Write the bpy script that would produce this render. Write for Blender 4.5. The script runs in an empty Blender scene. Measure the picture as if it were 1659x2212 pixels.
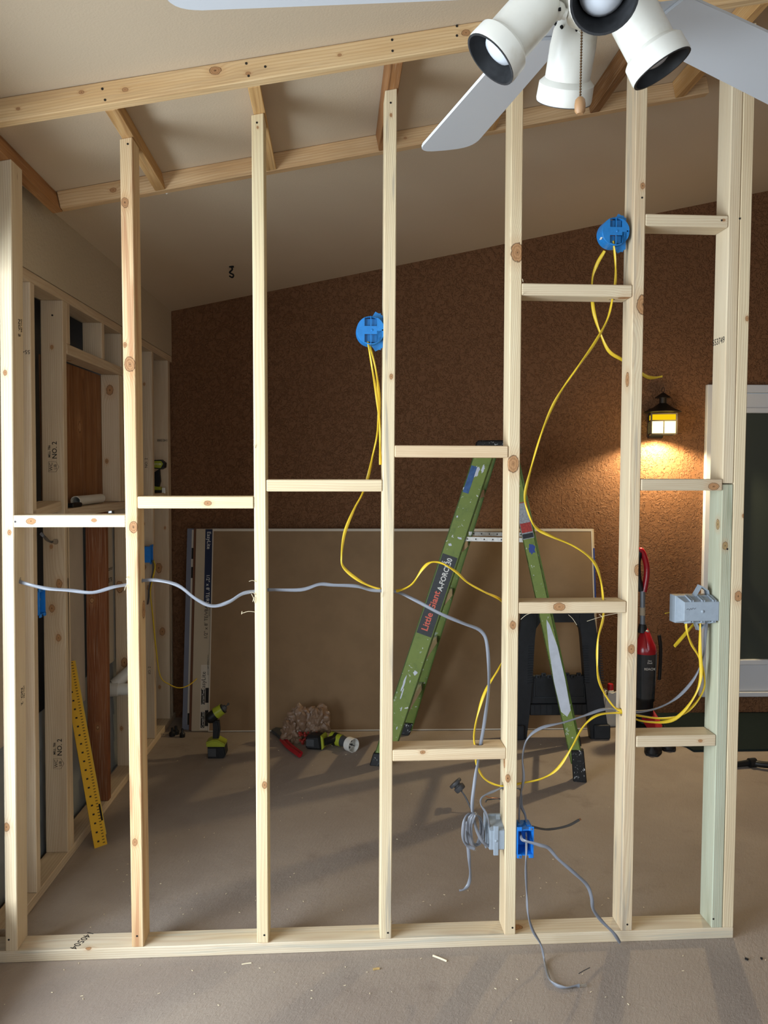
import bpy, bmesh, math, random
from mathutils import Vector, Matrix, noise
random.seed(7)
C = bpy.context.scene.collection
PI = math.pi
def R(a): return math.radians(a)
def V(*a): return Vector(a)
# ------------------------------------------------------------------ camera
W, H, F = 1659, 2212, 1728.0
CAM = V(0, -2.5854, 1.5975)
YAW, PIT, ROL = .03, .0517, .0025
FW = V(math.sin(YAW)*math.cos(PIT), math.cos(YAW)*math.cos(PIT), -math.sin(PIT))
rt0 = V(math.cos(YAW), -math.sin(YAW), 0); up0 = rt0.cross(FW)
RT = rt0*math.cos(ROL)+up0*math.sin(ROL); UP = up0*math.cos(ROL)-rt0*math.sin(ROL)
cd = bpy.data.cameras.new('camera'); cam = bpy.data.objects.new('camera', cd); C.objects.link(cam)
cd.sensor_fit = 'HORIZONTAL'; cd.sensor_width = 36; cd.lens = 36*F/W; cd.clip_start = .02
B_ = -FW
cam.matrix_world = Matrix(((RT.x, UP.x, B_.x, CAM.x), (RT.y, UP.y, B_.y, CAM.y), (RT.z, UP.z, B_.z, CAM.z), (0, 0, 0, 1)))
sc = bpy.context.scene; sc.camera = cam
sc.view_settings.view_transform = 'Standard'; sc.view_settings.look = 'None'
sc.view_settings.gamma = 1; sc.view_settings.use_curve_mapping = False
sc.view_settings.exposure = 0.0
# ------------------------------------------------------------------ light
wd = bpy.data.worlds.new('sky'); sc.world = wd; wd.use_nodes = True
bg = wd.node_tree.nodes['Background']; bg.inputs[0].default_value = (.78, .88, 1, 1); bg.inputs[1].default_value = 1.2
def area(name, loc, direction, sx, sy, power, col):
    l = bpy.data.lights.new(name, 'AREA'); l.shape = 'RECTANGLE'; l.size = sx; l.size_y = sy; l.energy = power; l.color = col
    o = bpy.data.objects.new(name, l); C.objects.link(o); o.location = loc
    o.rotation_euler = Vector(direction).to_track_quat('-Z', 'Y').to_euler(); return o
area('daylight_rear_opening', (.9, -4.45, 1.6), (0, 1, -.02), 3.6, 1.9, 30, (.80, .90, 1))
area('daylight_left_opening', (-2.1, -2.2, 1.25), (1, .15, .16), 2.3, 1.9, 190, (.80, .90, 1))
area('daylight_low_left_opening', (-1.95, -.95, .90), (1, .45, 0), 1.2, 1.1, 33, (.78, .89, 1))

# ------------------------------------------------------------------ pixel helpers (a pixel and a true plane give a point)
def ray(u, v): return FW + RT*((u-W/2)/F) - UP*((v-H/2)/F)
def onY(u, v, Y): r = ray(u, v); return CAM + r*((Y-CAM.y)/r.y)
def onZ(u, v, Z): r = ray(u, v); return CAM + r*((Z-CAM.z)/r.z)
def onX(u, v, X): r = ray(u, v); return CAM + r*((X-CAM.x)/r.x)
def onP(u, v, P, n): r = ray(u, v); n = Vector(n); return CAM + r*(((Vector(P)-CAM).dot(n))/r.dot(n))
PSI = .0312
MW = Matrix.Rotation(PSI, 4, 'Z')          # the stud wall stands 1.8 degrees off the room
NW = V(-math.sin(PSI), math.cos(PSI), 0)
def at(u, v, y=0): return onP(u, v, MW @ V(0, y, 0), NW)
def wl(P): return MW.inverted() @ P
def ceil_z(X): return 2.845 + .209*X
SL = math.atan(.209)
# ------------------------------------------------------------------ objects
WM = {}
def wm(o): return WM.get(o.name, Matrix.Identity(4)) if o else Matrix.Identity(4)
def put(o, M, parent=None):
    C.objects.link(o) if o.name not in C.objects else None
    if parent is not None:
        o.parent = parent; o.matrix_basis = wm(parent).inverted() @ M
    else: o.matrix_basis = M
    WM[o.name] = M.copy(); return o
def tag(o, label=None, cat=None, group=None, kind=None):
    if label: o['label'] = label
    if cat: o['category'] = cat
    if group: o['group'] = group
    if kind: o['kind'] = kind
    return o
def T(x, y, z): return Matrix.Translation((x, y, z))
def Rx(a): return Matrix.Rotation(a, 4, 'X')
def Ry(a): return Matrix.Rotation(a, 4, 'Y')
def Rz(a): return Matrix.Rotation(a, 4, 'Z')
def frm(O, x, y, z=None):
    x = Vector(x).normalized(); y = Vector(y); y = (y - x*y.dot(x)).normalized(); z = x.cross(y)
    return Matrix(((x.x, y.x, z.x, O[0]), (x.y, y.y, z.y, O[1]), (x.z, y.z, z.z, O[2]), (0, 0, 0, 1)))
def thing(name, M, label, cat, group=None):
    if not isinstance(M, Matrix): M = T(*M)
    o = bpy.data.objects.new(name, None); o.empty_display_size = .1
    put(o, M); return tag(o, label, cat, group)
def obj(name, bm, mat, parent=None, M=None, smooth=False, world=False):
    """mesh coordinates are in frame M (default: parent's frame). world=True: coordinates are world ones"""
    if M is None: M = wm(parent) if parent is not None else Matrix.Identity(4)
    if world:
        if parent is None and M == Matrix.Identity(4):
            xs = [v.co for v in bm.verts]; c = sum(xs, Vector())/len(xs); c.z = min(v.z for v in xs); M = Matrix.Translation(c)
        bm.transform(M.inverted())
    bmesh.ops.recalc_face_normals(bm, faces=bm.faces)
    me = bpy.data.meshes.new(name); bm.to_mesh(me); bm.free()
    me.materials.append(mat)
    if smooth:
        for p in me.polygons: p.use_smooth = True
        try: me.set_sharp_from_angle(angle=R(40))
        except Exception: pass
    o = bpy.data.objects.new(name, me)
    return put(o, M, parent)
def NB(): return bmesh.new()
I4 = Matrix.Identity(4)
def bx(bm, x0, x1, y0, y1, z0, z1, M=I4, bev=0, seg=1, taper=None):
    vs = [bm.verts.new(M @ V(x, y, z)) for x in (x0, x1) for y in (y0, y1) for z in (z0, z1)]
    fs = [bm.faces.new([vs[i] for i in f]) for f in ((0, 1, 3, 2), (4, 6, 7, 5), (0, 4, 5, 1), (2, 3, 7, 6), (0, 2, 6, 4), (1, 5, 7, 3))]
    if bev:
        es = list({e for f in fs for e in f.edges})
        bmesh.ops.bevel(bm, geom=es, offset=bev, segments=seg, affect='EDGES', profile=.5)
    return vs
def hexa(bm, pts, bev=0):
    vs = [bm.verts.new(Vector(p)) for p in pts]
    fs = [bm.faces.new([vs[i] for i in f]) for f in ((0, 1, 2, 3), (7, 6, 5, 4), (0, 4, 5, 1), (1, 5, 6, 2), (2, 6, 7, 3), (3, 7, 4, 0))]
    if bev: bmesh.ops.bevel(bm, geom=list({e for f in fs for e in f.edges}), offset=bev, segments=1, affect='EDGES')
def prism(bm, poly, h0, h1, M=I4, bev=0):
    a = [bm.verts.new(M @ V(p[0], p[1], h0)) for p in poly]; b = [bm.verts.new(M @ V(p[0], p[1], h1)) for p in poly]
    n = len(poly); fs = [bm.faces.new(a[::-1]), bm.faces.new(b)]
    for i in range(n): fs.append(bm.faces.new((a[i], a[(i+1) % n], b[(i+1) % n], b[i])))
    if bev: bmesh.ops.bevel(bm, geom=list({e for f in fs[:2] for e in f.edges}), offset=bev, segments=2, affect='EDGES')
def lathe(bm, prof, n=24, M=I4, closed=False):
    rings = []
    for r, z in prof:
        if r < 1e-6: rings.append([bm.verts.new(M @ V(0, 0, z))])
        else: rings.append([bm.verts.new(M @ V(r*math.cos(2*PI*i/n), r*math.sin(2*PI*i/n), z)) for i in range(n)])
    pr = list(zip(rings, rings[1:])) + ([(rings[-1], rings[0])] if closed else [])
    for a, b in pr:
        for i in range(n):
            j = (i+1) % n
            if len(a) == 1 and len(b) == 1: continue
            if len(a) == 1: bm.faces.new((a[0], b[i], b[j]))
            elif len(b) == 1: bm.faces.new((a[i], a[j], b[0]))
            else: bm.faces.new((a[i], a[j], b[j], b[i]))
def cyl(bm, p0, p1, r0, r1=None, n=16):
    p0 = Vector(p0); p1 = Vector(p1); r1 = r0 if r1 is None else r1
    z = p1-p0; L = z.length; x = z.orthogonal()
    M = frm(p0, x, z.cross(x))
    lathe(bm, [(0, 0), (r0, 0), (r1, L), (0, L)], n, M)
def smooth_path(pts, k=6):
    P = [Vector(p) for p in pts]
    if len(P) < 3: return P
    Q = [P[0]*2-P[1]] + P + [P[-1]*2-P[-2]]; out = []
    for i in range(1, len(Q)-2):
        a, b, c, d = Q[i-1:i+3]
        for j in range(k):
            t = j/k
            out.append(.5*((2*b)+(c-a)*t+(2*a-5*b+4*c-d)*t*t+(3*b-a-3*c+d)*t**3))
    out.append(P[-1]); return out
def sweep(bm, pts, w, h=None, n=8, side=None, k=6, caps=True, twist=0, taper=None):
    P = smooth_path(pts, k) if k else [Vector(p) for p in pts]
    h = w if h is None else h; N = len(P); rings = []; prev = None
    for i in range(N):
        t = (P[min(i+1, N-1)]-P[max(i-1, 0)]).normalized()
        if prev is None:
            s = Vector(side) if side else t.orthogonal()
        else: s = prev
        s = s - t*s.dot(t)
        if s.length < 1e-6: s = t.orthogonal()
        s.normalize(); prev = s; u = t.cross(s)
        a = twist*math.sin(i*.37+twist*5) if twist else 0
        s2 = s*math.cos(a)+u*math.sin(a); u2 = u*math.cos(a)-s*math.sin(a)
        f = taper(i/(N-1)) if taper else 1
        rings.append([bm.verts.new(P[i]+s2*(w/2*f*math.cos(2*PI*j/n))+u2*(h/2*f*math.sin(2*PI*j/n))) for j in range(n)])
    for a, b in zip(rings, rings[1:]):
        for j in range(n): bm.faces.new((a[j], a[(j+1) % n], b[(j+1) % n], b[j]))
    if caps: bm.faces.new(rings[0][::-1]); bm.faces.new(rings[-1])
def ball(bm, c, r, M=I4, sub=2, sc=(1, 1, 1)):
    bmesh.ops.create_icosphere(bm, subdivisions=sub, radius=1, matrix=M @ T(*c) @ Matrix.Diagonal((r*sc[0], r*sc[1], r*sc[2], 1)))
def text(name, s, size, M, mat, parent, ext=.0002, sx=1.0, bold=0, align='CENTER'):
    cu = bpy.data.curves.new('t', 'FONT'); cu.body = s; cu.size = size; cu.extrude = ext; cu.align_x = align; cu.align_y = 'CENTER'; cu.offset = bold
    cu.resolution_u = 2
    to = bpy.data.objects.new('t', cu); C.objects.link(to); bpy.context.view_layer.update()
    me = bpy.data.meshes.new_from_object(to.evaluated_get(bpy.context.evaluated_depsgraph_get()))
    bpy.data.objects.remove(to); me.name = name; me.materials.clear(); me.materials.append(mat)
    me.transform(Matrix.Diagonal((sx, 1, 1, 1)))
    return put(bpy.data.objects.new(name, me), M, parent)
def drill(o, cuts):
    """bore real holes; cuts: [(world p0, world p1, radius)]"""
    bm = NB(); Mi = wm(o).inverted()
    for a, b, r in cuts: cyl(bm, Mi @ a, Mi @ b, r, n=14)
    bmesh.ops.recalc_face_normals(bm, faces=bm.faces)
    me = bpy.data.meshes.new('cut'); bm.to_mesh(me); bm.free(); c = bpy.data.objects.new('cut', me); C.objects.link(c)
    o2 = bpy.data.objects.new('tmp', o.data); C.objects.link(o2)
    m = o2.modifiers.new('b', 'BOOLEAN'); m.operation = 'DIFFERENCE'; m.object = c; m.solver = 'EXACT'
    bpy.context.view_layer.update()
    nm = bpy.data.meshes.new_from_object(o2.evaluated_get(bpy.context.evaluated_depsgraph_get()))
    mats = list(o.data.materials); bpy.data.objects.remove(o2); bpy.data.objects.remove(c)
    if len(nm.polygons) > 5:
        nm.materials.clear()
        for q in mats: nm.materials.append(q)
        o.data = nm
# ------------------------------------------------------------------ materials
def lin(c):
    if isinstance(c, str): c = tuple(int(c[i:i+2], 16)/255 for i in (0, 2, 4))
    return tuple(x/12.92 if x <= .04045 else ((x+.055)/1.055)**2.4 for x in c)+(1,)
class NT:
    def __init__(s, name, rough=.6, metal=0, spec=.4):
        s.m = bpy.data.materials.new(name); s.m.use_nodes = True; s.t = s.m.node_tree; s.n = s.t.nodes; s.l = s.t.links
        s.p = s.n['Principled BSDF']; s.p.inputs['Roughness'].default_value = rough; s.p.inputs['Metallic'].default_value = metal
        s.p.inputs['Specular IOR Level'].default_value = spec
        s.out = s.n['Material Output']
    def node(s, t, **k):
        n = s.n.new(t)
        for a, b in k.items(): setattr(n, a, b)
        return n
    def set(s, inp, v):
        if hasattr(v, 'is_output') or isinstance(v, bpy.types.NodeSocket): s.l.new(v, inp)
        else: inp.default_value = v
    def math(s, op, a, b=0, c=0, clamp=False):
        n = s.node('ShaderNodeMath', operation=op, use_clamp=clamp); s.set(n.inputs[0], a); s.set(n.inputs[1], b); s.set(n.inputs[2], c); return n.outputs[0]
    def vm(s, op, a, b=(0, 0, 0)):
        n = s.node('ShaderNodeVectorMath', operation=op); s.set(n.inputs[0], a); s.set(n.inputs[1], b)
        return n.outputs['Value'] if op in ('LENGTH', 'DOT_PRODUCT') else n.outputs[0]
    def noise(s, vec, scale=5, det=3, rough=.5, dist=0):
        n = s.node('ShaderNodeTexNoise'); s.set(n.inputs['Vector'], vec); n.inputs['Scale'].default_value = scale
        n.inputs['Detail'].default_value = det; n.inputs['Roughness'].default_value = rough; n.inputs['Distortion'].default_value = dist
        return n.outputs[0]
    def ramp(s, f, stops, interp='LINEAR'):
        n = s.node('ShaderNodeValToRGB'); s.set(n.inputs[0], f); cr = n.color_ramp; cr.interpolation = interp
        while len(cr.elements) < len(stops): cr.elements.new(.5)
        for e, (p, c) in zip(cr.elements, stops): e.position = p; e.color = c if isinstance(c, tuple) and len(c) == 4 else (lin(c) if isinstance(c, str) else (c, c, c, 1))
        return n.outputs[0]
    def mix(s, f, a, b, mode='MIX'):
        n = s.node('ShaderNodeMix', data_type='RGBA', blend_type=mode); s.set(n.inputs[0], f); s.set(n.inputs[6], a); s.set(n.inputs[7], b); return n.outputs[2]
    def sstep(s, x, a, b):
        n = s.node('ShaderNodeMapRange', interpolation_type='SMOOTHSTEP'); s.set(n.inputs[0], x); n.inputs[1].default_value = a; n.inputs[2].default_value = b; return n.outputs[0]
    def obj(s): return s.node('ShaderNodeTexCoord').outputs['Object']
    def base(s, c): s.set(s.p.inputs['Base Color'], c); return s
    def bump(s, h, strength=.5, dist=.002):
        n = s.node('ShaderNodeBump'); n.inputs['Strength'].default_value = strength; n.inputs['Distance'].default_value = dist
        s.set(n.inputs['Height'], h); s.l.new(n.outputs[0], s.p.inputs['Normal']); return s
MC = {}
def flat(name, col, rough=.5, metal=0, spec=.4, var=.0, vs=30):
    if name in MC: return MC[name]
    t = NT(name, rough, metal, spec); c = lin(col)
    if var: 
        n = t.noise(t.obj(), vs, 4, .6)
        t.base(t.mix(t.sstep(n, .35, .7), c, tuple(max(0, x*(1-var)) for x in c[:3])+(1,)))
        t.bump(n, .15, .001)
    else: t.base(c)
    MC[name] = t.m; return t.m
def wood(name, a='dcc49c', b='c9a97a', knots=(), seed=0, freq=1100, stain=None, stain_amt=0, rough=.72, pith=(.03, .055), wild=1.0, kcol='8a5f3c', knot_auto=.0, pale=.16):
    """pine: growth rings round a pith running along local x, bent round the given knots (x, y, z, radius)"""
    t = NT(name, rough, 0, .25); oc = t.obj(); rnd = t.node('ShaderNodeObjectInfo').outputs['Random']
    off = t.node('ShaderNodeCombineXYZ'); t.set(off.inputs[0], t.math('MULTIPLY', rnd, 37.0)); off.inputs[1].default_value = seed*1.7; off.inputs[2].default_value = seed*.9
    ds = []; kn = t.math('MULTIPLY', t.math('SUBTRACT', t.noise(oc, 70, 3, .6), .5), .55)
    for (kx, ky, kz, kr) in knots:
        d = t.vm('LENGTH', t.vm('MULTIPLY', t.vm('SUBTRACT', oc, (kx, ky, kz)), (1/(kr*1.45), 1/kr, 1/kr))); d = t.math('ADD', d, kn); ds.append((d, kr))
    p = t.vm('ADD', oc, off.outputs[0])
    warp = t.noise(t.vm('MULTIPLY', p, (1.1, 5, 5)), 1.0, 2, .5)
    flat_ = t.vm('MULTIPLY', t.vm('ADD', oc, (0, pith[0]+.012*math.sin(seed*3), pith[1]+.012*math.cos(seed*2))), (0, 1, 1))
    r = t.math('ADD', t.vm('LENGTH', flat_), t.math('MULTIPLY', t.math('SUBTRACT', warp, .5), .055*wild))
    for d, kr in ds:
        g = t.math('POWER', 2.718, t.math('MULTIPLY', t.math('MULTIPLY', d, d), -.22)); r = t.math('ADD', r, t.math('MULTIPLY', g, kr*1.1))
    ring = t.math('MULTIPLY_ADD', t.math('SINE', t.math('MULTIPLY', r, float(freq))), .5, .5)
    ring = t.math('POWER', ring, 2.2)
    fib = t.noise(t.vm('MULTIPLY', p, (6, 320, 320)), 1.0, 3, .6)
    tone = t.noise(t.vm('MULTIPLY', p, (1.4, 14, 14)), 1.0, 3, .55)
    col = t.mix(t.sstep(tone, .3, .72), lin(a), lin(b))
    col = t.mix(t.math('MULTIPLY', ring, .45), col, t.mix(.5, lin(b), lin('a5744a')))
    col = t.mix(t.math('MULTIPLY', t.sstep(fib, .5, .8), .25), col, lin('9f7f58'))
    col = t.mix(t.math('MULTIPLY', t.sstep(fib, .5, .25), .2), col, lin('f0e2c4'))
    if stain:
        sn = t.noise(t.vm('MULTIPLY', p, (1.6, 30, 30)), 1.0, 3, .6, .6)
        col = t.mix(t.math('MULTIPLY', t.sstep(sn, .54, .66), stain_amt), col, lin(stain))
    if knot_auto:
        vn = t.node('ShaderNodeTexVoronoi'); t.set(vn.inputs['Vector'], t.vm('MULTIPLY', p, (3.0, 9, 9))); vn.inputs['Scale'].default_value = 1.0
        m = t.sstep(vn.outputs['Distance'], .1*knot_auto, .04*knot_auto)
        col = t.mix(t.math('MULTIPLY', m, .8), col, lin(kcol))
    col = t.mix(pale, col, lin('ddd6c8'))
    for d, kr in ds:
        halo = t.sstep(d, 2.6, .8); col = t.mix(t.math('MULTIPLY', halo, .3), col, lin('b98555'))
        kr_ = t.math('MULTIPLY_ADD', t.math('SINE', t.math('MULTIPLY', d, 17.0)), .22, .55)
        kc = t.mix(kr_, lin(kcol), lin('c09468'))
        col = t.mix(t.sstep(d, 1.04, .94), col, kc)
        rim = t.math('MULTIPLY', t.sstep(d, .86, .96), t.sstep(d, 1.12, 1.0)); col = t.mix(t.math('MULTIPLY', rim, .65), col, lin('4a2d1a'))
        col = t.mix(t.math('MULTIPLY', t.sstep(d, .2, .08), .8), col, lin('3a2214'))
    t.base(col); t.bump(t.math('ADD', fib, t.math('MULTIPLY', ring, -.5)), .22, .0015)
    return t.m
def gritty(name, c1, c2, scale, strength, dist, kind='stucco', rough=.75):
    t = NT(name, rough, 0, .3); oc = t.obj()
    if kind == 'stucco':      # knock-down texture: flattened islands with raised rims
        n1 = t.noise(oc, scale, 3, .55, 1.2); n2 = t.noise(oc, scale*4, 3, .6)
        h = t.math('ADD', t.sstep(n1, .47, .56), t.math('MULTIPLY', n2, .35))
        col = t.mix(t.noise(oc, 1.2, 3), lin(c1), lin(c2))
    elif kind == 'floor':
        q = t.vm('MULTIPLY', oc, (1, .45, 1)); mp = t.node('ShaderNodeVectorRotate', rotation_type='Z_AXIS'); t.set(mp.inputs[0], oc); mp.inputs[3].default_value = R(35)
        q = t.vm('MULTIPLY', mp.outputs[0], (1.8, .7, 1))
        n1 = t.noise(q, scale, 4, .6, .4); n2 = t.noise(oc, scale*5, 2, .6)
        h = t.math('ADD', n1, t.math('MULTIPLY', n2, .35))
        big = t.noise(oc, 1.6, 5, .6, .3)
        col = t.mix(t.sstep(big, .3, .7), lin(c1), lin(c2))
        col = t.mix(t.math('MULTIPLY', t.sstep(t.noise(oc, 4.5, 5, .65), .58, .75), .35), col, lin('6f6159'))
        dust = t.sstep(t.noise(oc, 90, 2, .5), .72, .78); col = t.mix(t.math('MULTIPLY', dust, .3), col, lin('cdbfae'))
    else:
        n1 = t.noise(oc, scale, 4, .6); h = n1; col = t.mix(t.noise(oc, 1.5, 3), lin(c1), lin(c2))
    t.base(col); t.bump(h, strength, dist); return t.m
def emit(name, col, s):
    t = NT(name); e = t.node('ShaderNodeEmission'); e.inputs[0].default_value = lin(col); e.inputs[1].default_value = s
    t.l.new(e.outputs[0], t.out.inputs[0]); return t.m
M_STUCCO = gritty('brown_stucco', '7a5436', '6d482c', 40, .9, .006)
M_CEIL = gritty('ceiling_paint', 'cdbca3', 'c5b39a', 160, .35, .002, 'plain', .85)
M_SOFFIT = gritty('textured_plaster', 'bfb19a', 'b3a58d', 75, .7, .004, 'plain', .9)
M_FLOOR = gritty('floor_coating', 'a39689', '94877c', 75, .6, .004, 'floor', .62)
M_BLACK = flat('black_plastic', '151617', .45, var=.3)
M_DARK = flat('dark_hole', '0c0a09', .9)
M_INK = flat('ink', '1d1a18', .8)
M_YEL = flat('yellow_cable_jacket', 'd6b52c', .38, spec=.5)
M_GRY = flat('grey_cable_jacket', '787b82', .38, spec=.5)
M_DGRY = flat('dark_cable_jacket', '4a4a4c', .45)
M_BLUE = flat('blue_box_plastic', '2379be', .42, var=.12, vs=60)
M_GBOX = flat('grey_box_plastic', '98a3ad', .45, var=.08, vs=60)
M_COP = flat('bare_copper', 'b87345', .3, 1)
M_WHT = flat('white_plastic', 'dedcd4', .4)
M_NAIL = flat('nail_steel', '33302d', .5, .6)
# ================================================================== SETTING
XL, YB = -1.19, 2.55
def struct(name, bm, mat, **k): return tag(obj(name, bm, mat, world=True, M=I4, **k), kind='structure')
bm = NB(); bx(bm, -6, 7, -9, 6, -.5, -.14); struct('ground', bm, gritty('lawn', '6b7a52', '56663f', 12, .3, .02, 'plain'))
bm = NB(); bx(bm, -1.62, 3.9, -4.7, YB+.1, -.14, 0); struct('floor', bm, M_FLOOR)
bm = NB(); MXZ = Matrix(((1, 0, 0, 0), (0, 0, -1, 0), (0, 1, 0, 0), (0, 0, 0, 1)))   # (x, z, -y) -> world
a_, b_ = -1.75, 4.0
prism(bm, [(a_, ceil_z(a_)), (b_, ceil_z(b_)), (b_, ceil_z(b_)+.15), (a_, ceil_z(a_)+.15)], 4.9, -YB-.12, MXZ); struct('ceiling', bm, M_CEIL)
DX0, DX1, DZ0, DZ1 = 2.23, 3.30, .12, 2.155          # door opening
bm = NB()
prism(bm, [(-1.5, 0), (DX0, 0), (DX0, ceil_z(DX0)), (-1.5, ceil_z(-1.5))], -YB, -YB-.12, MXZ)
prism(bm, [(DX0, 0), (DX1, 0), (DX1, DZ0), (DX0, DZ0)], -YB, -YB-.12, MXZ)
prism(bm, [(DX0, DZ1), (DX1, DZ1), (DX1, ceil_z(DX1)), (DX0, ceil_z(DX0))], -YB, -YB-.12, MXZ)
prism(bm, [(DX1, 0), (3.9, 0), (3.9, ceil_z(3.9)), (DX1, ceil_z(DX1))], -YB, -YB-.12, MXZ)
struct('wall_back', bm, M_STUCCO)
bm = NB(); bx(bm, 3.8, 3.9, -4.7, YB, 0, 3.65); struct('wall_right', bm, M_STUCCO)
# screened openings: rear (behind the camera) and left of the camera
bm = NB(); bx(bm, -1.3, 3.8, -4.7, -4.6, 0, .5); bx(bm, -1.3, 3.8, -4.7, -4.6, 2.55, 3.65)
for x in (-1.3, .95, 3.65): bx(bm, x, x+.15, -4.7, -4.6, .5, 2.55)
struct('wall_front', bm, M_STUCCO)
bm = NB(); XW = -1.175
bx(bm, -1.32, XW, -4.6, -.06, 0, .22); bx(bm, -1.32, XW, -4.6, -.06, 2.2, 2.62)
for y0, y1 in ((-4.6, -3.4), (-1.95, -1.87), (-.10, -.06)): bx(bm, -1.32 if y0 < -1 else -1.21, XW, y0, y1, .22, 2.2)
bx(bm, -1.62, -1.32, -.10, -.06, 0, 2.62); struct('wall_left', bm, M_STUCCO)  # unseen end piece, added to keep daylight from leaking in behind the framing
bm = NB(); bx(bm, -1.36, XL, -.06, YB, 2.315, 2.62); struct('trim_1', bm, M_SOFFIT)     # plastered beam over the framed wall
# lap siding and sheathing on the outside of the framed wall
sid = tag(obj('wall_outer', (lambda b: (bx(b, -1.62, -1.60, -.06, YB, 0, 2.6), b)[1])(NB()), flat('outer_sheathing', '6e6a66', .8)), kind='structure')
M_SID = flat('siding_paint', '8d9498', .55, var=.08, vs=12)
for i in range(4):
    b = NB(); z = .02+i*.145; hexa(b, [(-1.32, -.05, z), (-1.32, YB-.01, z), (-1.312, YB-.01, z+.15), (-1.312, -.05, z+.15), (-1.30, -.05, z), (-1.30, YB-.01, z), (-1.308, YB-.01, z+.15), (-1.308, -.05, z+.15)])
    obj('siding_board', b, M_SID, sid)
M_PALE = flat('primed_board', 'b9ad9c', .7, var=.07, vs=9)
M_WRAP = flat('printed_board', 'b5aa98', .7, var=.05, vs=9)
for y0, y1, z0, z1, m in ((.93, 1.16, .52, 1.375, M_PALE), (1.36, 1.60, .6, 1.375, M_WRAP), (1.63, 2.0, .6, 2.2, M_PALE), (2.1, 2.5, .6, 2.2, M_PALE), (.0, .60, .6, 2.2, M_PALE), (.72, 1.46, 2.0, 2.06, M_PALE)):
    b = NB(); bx(b, -1.298, -1.287, y0, y1, z0, z1); pb = obj('sheathing_board', b, m, sid)
    if m is M_WRAP:
        for k, (s, z, sz) in enumerate((('Exterior', 1.09, .03), ('- BTR', 1.03, .035), ('GRADE 04', .99, .02))):
            text('print', s, sz, frm((-1.2865, 1.545, z), (0, 1, 0), (0, 0, 1)), M_INK, pb)
tm = NB(); bx(tm, -1.20, -1.18, -.06, -.02, 0, 2.3); struct('trim_2', tm, flat('edge_trim', '6d4a34', .8))

# ================================================================== LUMBER
def beam(name, A, B, wdir, w, d, mat, parent, ca=(0, 0), cb=(0, 0), bev=.0025, shift=0):
    """a board whose local x runs along its length; ca / cb shear its ends by (per y, per z)"""
    A = Vector(A); B = Vector(B); x = B-A; L = x.length; M = frm(A, x, wdir); bm = NB(); y = w/2; z = d/2
    P = []
    for s, c, X in ((0, ca, 0), (1, cb, L)): P += [(X+c[0]*yy+c[1]*zz, yy, zz) for yy, zz in ((-y, -z), (y, -z), (y, z), (-y, z))]
    hexa(bm, P, bev)
    return obj(name, bm, mat, parent, M)
SW, SD = .0381, .0889
wallroot = thing('stud_frame', MW @ T(.07, .0445, 0), 'open pine stud wall frame spanning the foreground with blocking and a bottom plate', 'wall frame')
bpl = beam('bottom_plate', MW @ V(-1.215, SD/2, SW/2), MW @ V(1.281, SD/2, SW/2), MW.to_3x3() @ V(0, 1, 0), SD, SW,
     wood('pine_plate', 'd9cbb0', 'c9b590', [(.9, -.03, .019, .008), (1.75, .0, .019, .016), (.33, -.04, .019, .006)], 3, 900, '8f9a94', .35), wallroot)
HEDGE = .065
def top_z(xw, y=.04): return ceil_z((MW @ V(xw, y, 0)).x) - HEDGE
HOLE = .0095
def kf(h, off, r): return (h-SW, off, -SD/2, r)              # knot on the front face at height h
def kl(h, dy, r): return (h-SW, -SW/2, dy, r)                # left side face
def kr(h, dy, r): return (h-SW, SW/2, dy, r)
STUDS = {}
def stud(k, xb, xt, mat, z0=SW, z1=None, name='stud', label=None, holes=()):
    c = SW/2; zt = z1 if z1 else top_z(xt+c)
    o = beam(name, MW @ V(xb+c, SD/2, z0), MW @ V(xt+c, SD/2, zt), MW.to_3x3() @ V(1, 0, 0), SW, SD, mat, wallroot, cb=(0 if z1 else .209, 0))
    if label: o['label'] = label
    if holes: drill(o, [(MW @ V(xb-.05, h[1], h[0]), MW @ V(xb+.09, h[1], h[0]), h[2] if len(h) > 2 else HOLE) for h in holes])
    STUDS[k] = (o, xb, xt); return o
def hz(u, v, y=.045): return wl(at(u, v, y)).z
h1 = hz(30, 1253, .05); h2 = hz(290, 1254, .05); h3 = hz(565, 1275); h4 = hz(838, 1277); h5 = hz(1100, 1698); h6 = hz(1350, 1537)
stud(1, -1.148, -1.115, wood('pine_one', 'e2d3b3', 'd3bd94', [kf(1.40, .005, .006), kf(.45, -.012, .01), kf(1.9, -.004, .006)], 1, 800, knot_auto=.6), holes=[(h1, .05)])
stud(2, -.745, -.747, wood('pine_two', 'e0c89d', 'cda574', [kf(1.93, .002, .016), kf(2.43, -.006, .011), kf(1.416, .006, .013), kf(.39, -.004, .008), kf(1.99, -.012, .006), kr(1.14, .02, .02)], 2, 1000, 'a8693f', .6, kcol='7d5130', wild=1.3, pale=.05), holes=[(h2, .05)])
stud(3, -.339, -.341, wood('pine_three', 'e5d5ab', 'dcc592', [kf(.57, .009, .008), kf(2.67, 0, .003)], 3, 700, wild=.7), holes=[(h3, .045)])
stud(4, .068, .078, wood('pine_four', 'e4d2a8', 'd2bb90', [kf(2.72, 0, .004), kf(1.9, .006, .006)], 4, 1250, '7d7a74', .6, wild=1.6), holes=[(h4, .045, .014)])
stud(5, .487, .482, wood('pine_five', 'e4d3ab', 'd3b98c', [kf(2.30, .004, .021), kf(1.62, -.004, .019), kf(1.09, .0, .010), kf(.575, -.012, .009), kl(.62, -.02, .012)], 5, 1000, wild=1.4), holes=[(h5, .045, .014)])
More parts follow.
